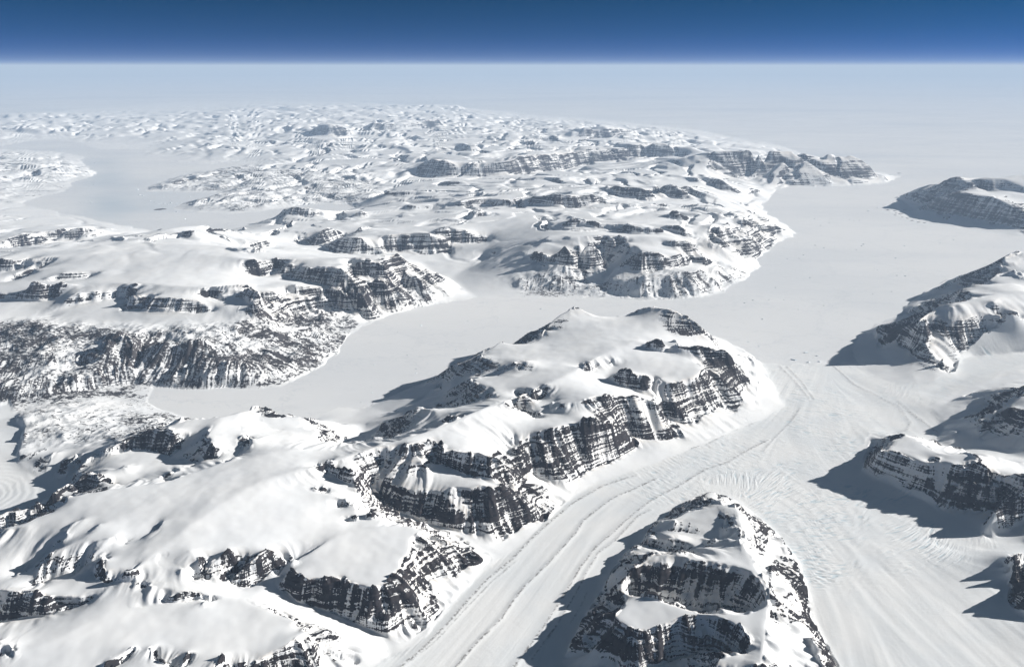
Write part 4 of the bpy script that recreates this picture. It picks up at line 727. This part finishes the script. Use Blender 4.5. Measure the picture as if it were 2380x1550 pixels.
def mat_mountain():
    t = NT('snow_and_basalt'); P = t.pos()
    steep, lic, alt, rough, dust = (t.attr(k) for k in ('steep', 'lic', 'alt', 'rough', 'dust'))
    sx = t.new('ShaderNodeSeparateXYZ'); t.l.new(P, sx.inputs[0])
    cx = t.new('ShaderNodeCombineXYZ')
    t.put(cx.inputs[0], t.math('MULTIPLY', sx.outputs[0], 1/1700.)); t.put(cx.inputs[1], t.math('MULTIPLY', sx.outputs[1], 1/1700.)); t.put(cx.inputs[2], t.math('MULTIPLY', alt, 1/40.))
    strata = t.noise(cx.outputs[0], 2.5, .62)
    fine = t.noise(t.vscale(P, (1/60., 1/60., 1/45.)), 5, .7)
    big = t.noise(t.vscale(P, (1/1500., 1/1500., 1/900.)), 3, .5)
    c2 = t.new('ShaderNodeCombineXYZ')
    t.put(c2.inputs[0], t.math('MULTIPLY', sx.outputs[0], 1/5000.)); t.put(c2.inputs[1], t.math('MULTIPLY', sx.outputs[1], 1/5000.)); t.put(c2.inputs[2], t.math('MULTIPLY', alt, 1/110.))
    beds = t.noise(c2.outputs[0], 1., .5)
    gate = t.step(steep, .10, .42)
    v = t.math('MULTIPLY', t.math('SUBTRACT', strata, .5), 3.6)
    v = t.math('MULTIPLY_ADD', t.math('SUBTRACT', beds, .5), 1.3, v)
    v = t.math('MULTIPLY_ADD', lic, .29, v)
    v = t.math('MULTIPLY_ADD', t.math('SUBTRACT', fine, .5), 2.2, v)
    v = t.math('MULTIPLY_ADD', t.math('SUBTRACT', big, .5), .9, v)
    v = t.math('MULTIPLY_ADD', v, gate, t.math('MULTIPLY', steep, .70))
    rock1 = t.step(v, .49, .60)
    # bare gneiss streaked with snow
    rn = t.noise(t.vscale(P, (1/330., 1/230., 1/130.)), 7, .70, 1.2)
    rn2 = t.noise(t.vscale(P, (1/90., 1/90., 1/60.)), 4, .6, .5)
    w = t.math('MULTIPLY_ADD', t.math('SUBTRACT', rn, .5), 2.6, t.math('MULTIPLY_ADD', t.math('SUBTRACT', rn2, .5), 1.6, .50))
    w = t.math('MULTIPLY_ADD', lic, .26, w)
    w = t.math('MULTIPLY_ADD', t.math('SUBTRACT', t.noise(t.vscale(P, (1/2600., 1/1500., 1/700.)), 3, .5, .6), .5), 1.6, w)
    w = t.math('MULTIPLY', t.math('MULTIPLY_ADD', t.math('SUBTRACT', rough, 1.), .75, w), t.step(rough, .05, .4))
    rock2 = t.step(w, .34, .60)
    rock = t.math('MAXIMUM', rock1, rock2)
    rc = t.mix(t.step(strata, .35, .65), ROCK_A, ROCK_B)
    rc = t.mix(t.math('MULTIPLY', t.step(fine, .5, .75), .55), rc, ROCK_C)
    rc = t.mix(t.math('MULTIPLY', rock2, .6), rc, (.075, .068, .068))
    sc = t.mix(t.step(big, .3, .7), SNOW_A, SNOW_B)
    sc = t.mix(t.math('MULTIPLY', dust, t.step(fine, .3, .7)), sc, (.80, .72, .63))
    t.bump(t.math('MULTIPLY_ADD', t.math('MULTIPLY', fine, rock), 1.0, t.math('MULTIPLY', big, .1)), 16., .55)
    return t.done(t.mix(rock, sc, rc), .9, .12)
def mat_glacier():
    t = NT('glacier_ice'); P = t.pos(); mor, flow, crev = t.attr('moraine'), t.attr('flow'), t.attr('crevasse')
    fine = t.noise(t.vscale(P, (1/70., 1/70., 1/70.)), 4, .65); big = t.noise(t.vscale(P, (1/1600., 1/1600., 1/1600.)), 4, .55)
    c = t.mix(t.step(big, .35, .68), (.88, .88, .87), (.80, .82, .83))
    c = t.mix(t.math('MULTIPLY', t.step(flow, .4, 1.6), .25), c, (.70, .73, .75))
    c = t.mix(t.math('MULTIPLY', t.step(crev, -.25, -1.1), .55), c, (.47, .60, .66))
    m = t.math('MULTIPLY', mor, t.step(fine, .38, .62))
    c = t.mix(t.math('MULTIPLY', m, .9, clamp=True), c, (.10, .09, .085))
    t.bump(t.math('MULTIPLY_ADD', fine, .6, t.math('MULTIPLY', crev, .4)), 9., .5)
    return t.done(c, .75, .15)
def mat_sea():
    t = NT('sea_ice'); P = t.pos(); thin = t.attr('thin')
    big = t.noise(t.vscale(P, (1/16000., 1/7000., 1.)), 5, .55, .6); mid = t.noise(t.vscale(P, (1/900., 1/600., 1.)), 5, .6); far = t.noise(t.vscale(P, (1/90000., 1/38000., 1.)), 3, .5, .4)
    c = t.mix(t.step(big, .3, .7), (.86, .86, .855), (.78, .79, .80))
    c = t.mix(t.math('MULTIPLY', t.step(mid, .56, .72), .22), c, (.62, .64, .66))
    c = t.mix(t.math('MULTIPLY', t.step(far, .48, .66), .4), c, (.58, .62, .67))
    vo = t.new('ShaderNodeTexVoronoi', feature='DISTANCE_TO_EDGE'); vo.inputs['Scale'].default_value = 1.
    wv = t.new('ShaderNodeVectorMath', operation='ADD'); nz_ = t.new('ShaderNodeTexNoise'); t.l.new(t.vscale(P, (1/1500., 1/1500., 1.)), nz_.inputs['Vector']); nz_.inputs['Detail'].default_value = 4
    t.l.new(t.vscale(P, (1/5200., 1/3600., 0.)), wv.inputs[0]); sc_ = t.new('ShaderNodeVectorMath', operation='SCALE'); t.l.new(nz_.outputs['Color'], sc_.inputs[0]); sc_.inputs['Scale'].default_value = .35; t.l.new(sc_.outputs[0], wv.inputs[1])
    t.l.new(wv.outputs[0], vo.inputs['Vector'])
    c = t.mix(t.math('MULTIPLY', t.step(vo.outputs['Distance'], .016, .002), .28), c, (.56, .60, .64))
    c = t.mix(thin, c, (.36, .47, .56))
    t.bump(mid, 3., .25)
    return t.done(c, .7, .2)
def mat_plain(name, a, b, sc):
    t = NT(name); n = t.noise(t.vscale(t.pos(), (1/sc,)*3), 4, .6)
    t.bump(n, sc*.2, .4)
    return t.done(t.mix(t.step(n, .35, .65), a, b), .85, .15)
M_MOUNT, M_GLAC, M_SEA = mat_mountain(), mat_glacier(), mat_sea()
M_BERG = mat_plain('iceberg_ice', (.86, .88, .90), (.62, .72, .78), 40.); M_ISLET = mat_plain('islet_rock', (.10, .09, .088), (.05, .046, .047), 60.)
M_SKERRY = mat_plain('snowy_skerry_rock', (.62, .62, .62), (.10, .095, .095), 90.)

# ------------------------------------------------------------------ the ground, cut into landforms
REG = dict(
 icecap=('long smooth ice cap with rounded snow domes, crescent hollows and dark western cliffs', 'ice cap'),
 southcap=('gentle snow plateau along the bottom edge with small rock outcrops', 'snow plateau'),
 tableblock=('flat-topped snow block with tall dark banded cliffs above the glacier bend', 'mountain'),
 shelf=('stepped snow shelf with two tiers of dark cliffs above the glacier', 'mountain'),
 twinpeaks=('peninsula mountain with two small snowy peaks rising against the fjord ice', 'mountain'),
 cirques=('mountain with two scooped dark cirques and a curved snow crest, glacier on both sides', 'mountain'),
 eastpeak=('steep fluted mountain casting a long blue shadow on the fjord ice', 'mountain'),
 eastspur=('shaded dark mountain spur between the side glacier and the snowy valley', 'mountain'),
 eastblock=('small cliffed block throwing a pointed shadow across the glacier', 'mountain'),
 eastknob=('triangular dark rock knob at the edge of the smooth snow basin', 'mountain'),
 eastbump=('small rounded snow bump with a shaded rock face beside the snow basin', 'mountain'),
 island=('dark banded coastal mountain standing alone beyond the wide bay', 'mountain'),
 westplateau=('broad white plateau with a row of cliffs above speckled bare slopes', 'plateau'),
 lowland=('low speckled hills at the head of the fjord', 'hills'),
 eastplateau=('snow plateau with gullied cliffs falling straight to the fjord shore', 'plateau'),
 valleyhills=('ribbed snowy mountains around the white side valley behind the west plateau', 'mountain'),
 midplateau=('chain of snow tables with hazy dark scarps behind the gullied plateau', 'plateau'),
 northhills=('rounded snow hills with one fluted grey cliff by the hazy inlet', 'hills'),
 promontory=('pointed hazy headland with small peaks reaching into the frozen bay', 'headland'),
 scarp=('hazy upland with a long blue fault scarp in the distance', 'plateau'),
 ruggedislands=('rugged hazy low islands with speckled slopes beside the inlet', 'hills'),
 westpeninsula=('pale low peninsula with grey bands across the hazy inlet', 'hills'),
 farrange=('faint blue mountain range fading into haze below the horizon', 'mountains'),
 farwest=('very faint snowy hills beyond the inlet in the haze', 'hills'))
keys = list(REG)
def tag(o, label=None, cat=None, group=None, kind=None):
    if label: o['label'] = label
    if cat: o['category'] = cat
    if group: o['group'] = group
    if kind: o['kind'] = kind
    return o
fsea = sea[:-1,:-1] & sea[1:,:-1] & sea[:-1,1:] & sea[1:,1:]
fgl = (glac[:-1,:-1].astype(int) + glac[1:,:-1] + glac[:-1,1:] + glac[1:,1:]) >= 2
fgl &= ~fsea
cxm = .5*(XF[:-1,:-1] + XF[1:,1:]); cym = .5*(YF[:-1,:-1] + YF[1:,1:])
lt, lr = np.arctan2(cxm, cym), np.log(np.hypot(cxm, cym))
best = np.full(cxm.shape, 1e9, np.float32); reg = np.zeros(cxm.shape, np.int16)
wob = .012*fbm(cxm, cym, 2500, 3)
for (k, x, y, z) in SEEDS:
    X, Y = toground(x, y, z)
    d = (lt - math.atan2(X, Y) + wob)**2 + (lr - math.log(math.hypot(X, Y)) + wob)**2
    m = d < best; best[m] = d[m]; reg[m] = keys.index(k)
# glacier parts: the trunk and the smaller one at the left edge
glid = np.where(lt < math.radians(-20), 1, 0)
# cliffs of each landform: connected steep ground
rockf = blur(steep, 2)[:-1,:-1] > .33
D = 3
rc = rockf[::D, ::D] & ~(fsea | fgl)[::D, ::D]; rreg = reg[::D, ::D]
lab = np.zeros(rc.shape, np.int32); cur = 0; sizes = {}
rcl = rc.tolist(); rgl = rreg.tolist(); nj, ni = rc.shape
for j in range(nj):
    row = rcl[j]
    for i in range(ni):
        if row[i] and lab[j, i] == 0:
            cur += 1; stack = [(j, i)]; lab[j, i] = cur; n = 0; g = rgl[j][i]
            while stack:
                a, b = stack.pop(); n += 1
                for (c, d) in ((a+1, b), (a-1, b), (a, b+1), (a, b-1)):
                    if 0 <= c < nj and 0 <= d < ni and rcl[c][d] and lab[c, d] == 0 and rgl[c][d] == g:
                        lab[c, d] = cur; stack.append((c, d))
            sizes[cur] = n
good = np.zeros(cur+1, bool)
for k, n in sizes.items(): good[k] = n >= 45
labf = np.repeat(np.repeat(np.where(good[lab], lab, 0), D, 0), D, 1)[:NV-1, :NC-1]
labf = np.where(rockf, labf, 0)
PTS = np.stack([XF, YF, h], -1).reshape(-1, 3).astype(np.float32); NF = NORM.reshape(-1, 3)
thin = np.zeros(RF.shape, np.float32)
for (x, y, s, a) in ((258,475,75,.42),(245,415,60,.34),(235,385,55,.25),(270,445,70,.3),(330,470,100,.18),(2000,690,260,.06)):
    thin = np.maximum(thin, a*np.exp(-(((SX-x)/s)**2 + ((SY-y)/(s*.42))**2)))
thin = np.clip(thin*(1 + .8*fbm(XF, YF, 9000, 3)), 0, 1)
def piece(name, fm, mat, attrs, parent=None):
    fj, fi = np.nonzero(fm)
    if len(fj) == 0: return None
    a = fj*NC + fi
    q = np.stack([a, a+1, a+NC+1, a+NC], -1).astype(np.int64)
    u, inv = np.unique(q.ravel(), return_inverse=True)
    me = bpy.data.meshes.new(name); nf = len(fj)
    me.vertices.add(len(u)); me.vertices.foreach_set('co', PTS[u].ravel())
    me.loops.add(nf*4); me.loops.foreach_set('vertex_index', inv.astype(np.int32).ravel())
    me.polygons.add(nf); me.polygons.foreach_set('loop_start', np.arange(0, nf*4, 4, dtype=np.int32))
    me.polygons.foreach_set('use_smooth', np.ones(nf, bool))
    me.update(calc_edges=True)
    for k in attrs:
        src = thin if k == 'thin' else ATTR[k]
        at = me.attributes.new(k, 'FLOAT', 'POINT'); at.data.foreach_set('value', np.ascontiguousarray(src.ravel()[u], np.float32))
    at = me.attributes.new('custom_normal', 'FLOAT_VECTOR', 'POINT'); at.data.foreach_set('vector', np.ascontiguousarray(NF[u]).ravel())
    me.materials.append(mat)
    o = bpy.data.objects.new(name, me); COL.objects.link(o); o.parent = parent
    return o
o = piece('sea_ice', fsea, M_SEA, ['thin']); tag(o, 'flat snow-covered sea ice filling the fjord and the bay to the horizon', 'sea ice', kind='structure')
GA = ['moraine', 'flow', 'crevasse']
o = piece('glacier', fgl & (glid == 0), M_GLAC, GA); tag(o, 'wide striped valley glacier flowing to the frozen fjord with dark moraine lines', 'glacier', kind='structure')
o = piece('glacier', fgl & (glid == 1), M_GLAC, GA); tag(o, 'small banded glacier tongue at the left edge below dark cliffs', 'glacier', kind='structure')
MA = ['steep', 'lic', 'alt', 'rough', 'dust']
lf = ~(fsea | fgl)
for k, key in enumerate(keys):
    m = lf & (reg == k)
    if m.sum() < 20: print('EMPTY REGION', key); continue
    label, cat = REG[key]
    nm = cat.replace(' ', '_') if cat != 'mountains' else 'mountain_range'
    root = bpy.data.objects.new(nm, None); COL.objects.link(root)
    tag(root, label, cat, kind='structure')
    piece('snow_cover', m & (labf == 0), M_MOUNT, MA, root)
    for L in np.unique(labf[m]):
        if L: piece('rock_cliff', m & (labf == L), M_MOUNT, MA, root)

# ------------------------------------------------------------------ icebergs frozen into the ice, rock islets
R_ = random.Random(3)
def berg_mesh(name, w, mat, flat=.22, jag=.5):
    n = 9; vs_, fs = [], []
    ring = []
    for k in range(n):
        a = 2*math.pi*k/n + R_.uniform(-.25, .25); rad = w*.5*R_.uniform(.7, 1.15)
        ring.append((rad*math.cos(a)*1.25, rad*math.sin(a)*.8))
    tilt = R_.uniform(-.4, .4)
    for (lv, sc) in ((-.02, 1.), (.55, .93), (1., .62)):
        for (x, y) in ring:
            z = w*flat*(lv*(1 + tilt*x/w) + (R_.uniform(-jag, jag)*.5 if lv > 0 else 0))
            vs_.append((x*sc + R_.uniform(-.04, .04)*w, y*sc + R_.uniform(-.04, .04)*w, z if lv > 0 else -w*.02))
    vs_.append((0, 0, w*flat*R_.uniform(.95, 1.35)))
    for l in range(2):
        for k in range(n):
            a, b = l*n+k, l*n+(k+1) % n; fs.append((a, b, b+n, a+n))
    for k in range(n): fs.append((2*n+k, 2*n+(k+1) % n, 3*n))
    me = bpy.data.meshes.new(name); me.from_pydata(vs_, [], fs); me.materials.append(mat); return me
def place(name, tile, x, y, wpx, mat, label, cat, group=None, flat=.22, jag=.5, rz=None):
    fxp, fyp = px(tile, x, y); X, Y = toground(fxp, fyp, 0)
    wpx *= .78
    w = wpx*math.sqrt(X*X + Y*Y + H*H)/FPX
    o = bpy.data.objects.new(name, berg_mesh(name, w, mat, flat, jag)); COL.objects.link(o)
    o.location = (X, Y, 0); o.rotation_euler = (0, 0, R_.uniform(0, 6.28) if rz is None else rz)
    return tag(o, label, cat, group)
G1, G2, G3 = 'icebergs in the near fjord arm', 'icebergs in the wide frozen bay', 'icebergs in the hazy inlet'
L1 = 'small pale iceberg frozen into the fjord ice behind the ice cap'
for (x, y) in ((1800,105),(1860,155),(1960,150),(1080,245),(1100,290),(1490,330),(1490,370),(1830,280),(1600,280),(1080,495),(1080,550),(980,640),(510,475),(1350,485),(1410,200)):
    place('iceberg', 'C1', x, y, R_.uniform(3.2, 6), M_BERG, L1, 'iceberg', G1)
for (t, x, y) in (('B2',80,1345),('B2',270,1320),('B1',1970,1435),('B1',2255,1400),('B1',1530,1475),('B1',1320,1535)): place('iceberg', t, x, y, R_.uniform(3.2, 6), M_BERG, L1, 'iceberg', G1)
L2 = 'tiny iceberg speck frozen into the wide bay left of the eastern mountains'
for (x, y) in ((430,485),(570,520),(490,545),(800,500),(850,498),(930,413),(760,490),(1020,380),(440,730),(520,755),(620,740),(890,720),(870,735),(820,770),(1270,735),(1600,710),(1840,718),(1725,678),(180,855),(330,820),(290,852),(1185,850),(1020,960),(990,945),(1275,1015),(1200,1010),(390,1030),(70,1122),(150,1235),(10,1235),(520,1290),(600,1290),(285,1325),(975,1183),(800,1120),(735,1415),(1150,1160)):
    place('iceberg', 'B3', x, y, R_.uniform(2.8, 5), M_BERG, L2, 'iceberg', G2)
for (x, y) in ((2160,1265),(2240,1240),(2330,1415)): place('iceberg', 'B2', x, y, R_.uniform(3, 6), M_BERG, L2, 'iceberg', G2)
place('iceberg', 'C3', 350, 178, 12, M_BERG, 'large oval iceberg farthest out from the glacier front', 'iceberg', flat=.12, rz=.1)
place('iceberg', 'C3', 460, 208, 7, M_BERG, 'thin iceberg right of the large oval one off the glacier front', 'iceberg', flat=.2, rz=0.)
place('iceberg', 'C3', 240, 245, 15, M_BERG, 'longest iceberg lying left against the glacier front', 'iceberg', flat=.12, rz=-.2)
place('iceberg', 'C3', 375, 268, 10, M_BERG, 'blocky iceberg at the middle of the glacier front', 'iceberg', flat=.2, rz=.2)
place('iceberg', 'C3', 480, 262, 8, M_BERG, 'small iceberg right of the blocky one at the glacier front', 'iceberg', flat=.2, rz=0.)
place('iceberg', 'C3', 650, 268, 7, M_BERG, 'iceberg at the glacier front nearest the long blue shadow', 'iceberg', flat=.2, rz=.3)
place('iceberg', 'C2', 2195, 78, 6, M_BERG, 'flat iceberg off the snowy shore below the twin peaks', 'iceberg', flat=.15, rz=.1)
place('iceberg', 'C2', 2295, 120, 6, M_BERG, 'iceberg between the twin-peak shore and the glacier front', 'iceberg', flat=.15, rz=.1)
L3 = 'tiny white iceberg frozen in the hazy inlet at the upper left'
for (x, y) in ((1280,1208),(1300,1255),(1330,1262),(1520,1275),(1770,1275),(1400,1310),(1360,1340),(1440,1325),(1470,1340),(1500,1330),(1530,1335),(1560,1345),(1590,1330),(1640,1345),(1680,1330),(870,1160),(880,960),(1630,982),(750,1330),(790,1320),(850,1325),(830,1310),(1720,1480),(1640,1412)):
    place('iceberg', 'A0', x, y, R_.uniform(3, 5.5), M_BERG, L3, 'iceberg', G3)
place('islet', 'A0', 1490, 1390, 26, M_ISLET, 'low dark rock islet alone in the hazy inlet', 'islet', flat=.06, jag=.2, rz=.25)
for (x, y, w) in ((1115,403,9),(1180,410,8),(1195,432,8),(1235,440,10),(1180,450,7),(1270,405,9),(1250,470,8),(1300,480,9),(1340,500,9),(1400,516,10),(1455,522,8)):
    place('islet', 'B3', x, y, w, M_SKERRY, 'snowy low skerry off the foot of the lone coastal mountain', 'islet', 'skerries below the lone coastal mountain', flat=.12, jag=.4, rz=R_.uniform(-.3, .3))
for (x, y, w) in ((1130,1095,10),(1220,1055,9),(1130,1072,8)):
    place('islet', 'A3', x, y, w, M_SKERRY, 'faint low skerry off the tip of the hazy headland', 'islet', 'skerries off the headland', flat=.12, jag=.4, rz=R_.uniform(-.3, .3))

# ------------------------------------------------------------------ haze: one closed box of even air
HX, HY0, HY1, HZ0, HZ1 = 1.25e6, -6.0e4, 1.25e6, -1.0, 12000.0
v = [(sx*HX, y, z) for z in (HZ0, HZ1) for (sx, y) in ((-1, HY0), (1, HY0), (1, HY1), (-1, HY1))]
me = bpy.data.meshes.new('haze'); me.from_pydata(v, [], [(3,2,1,0),(4,5,6,7),(0,1,5,4),(1,2,6,5),(2,3,7,6),(3,0,4,7)])
hm = bpy.data.materials.new('haze_air'); hm.use_nodes = True; hn = hm.node_tree; hn.nodes.clear()
ho = hn.nodes.new('ShaderNodeOutputMaterial'); pv = hn.nodes.new('ShaderNodeVolumePrincipled')
pv.inputs['Color'].default_value = (.35, .46, .62, 1); pv.inputs['Density'].default_value = 5.4e-6; pv.inputs['Absorption Color'].default_value = (.16, .16, .16, 1); pv.inputs['Anisotropy'].default_value = 0.0
hn.links.new(pv.outputs[0], ho.inputs['Volume']); me.materials.append(hm)
o = bpy.data.objects.new('haze', me); COL.objects.link(o); tag(o, 'pale even haze thickening towards the horizon', 'haze', kind='stuff')
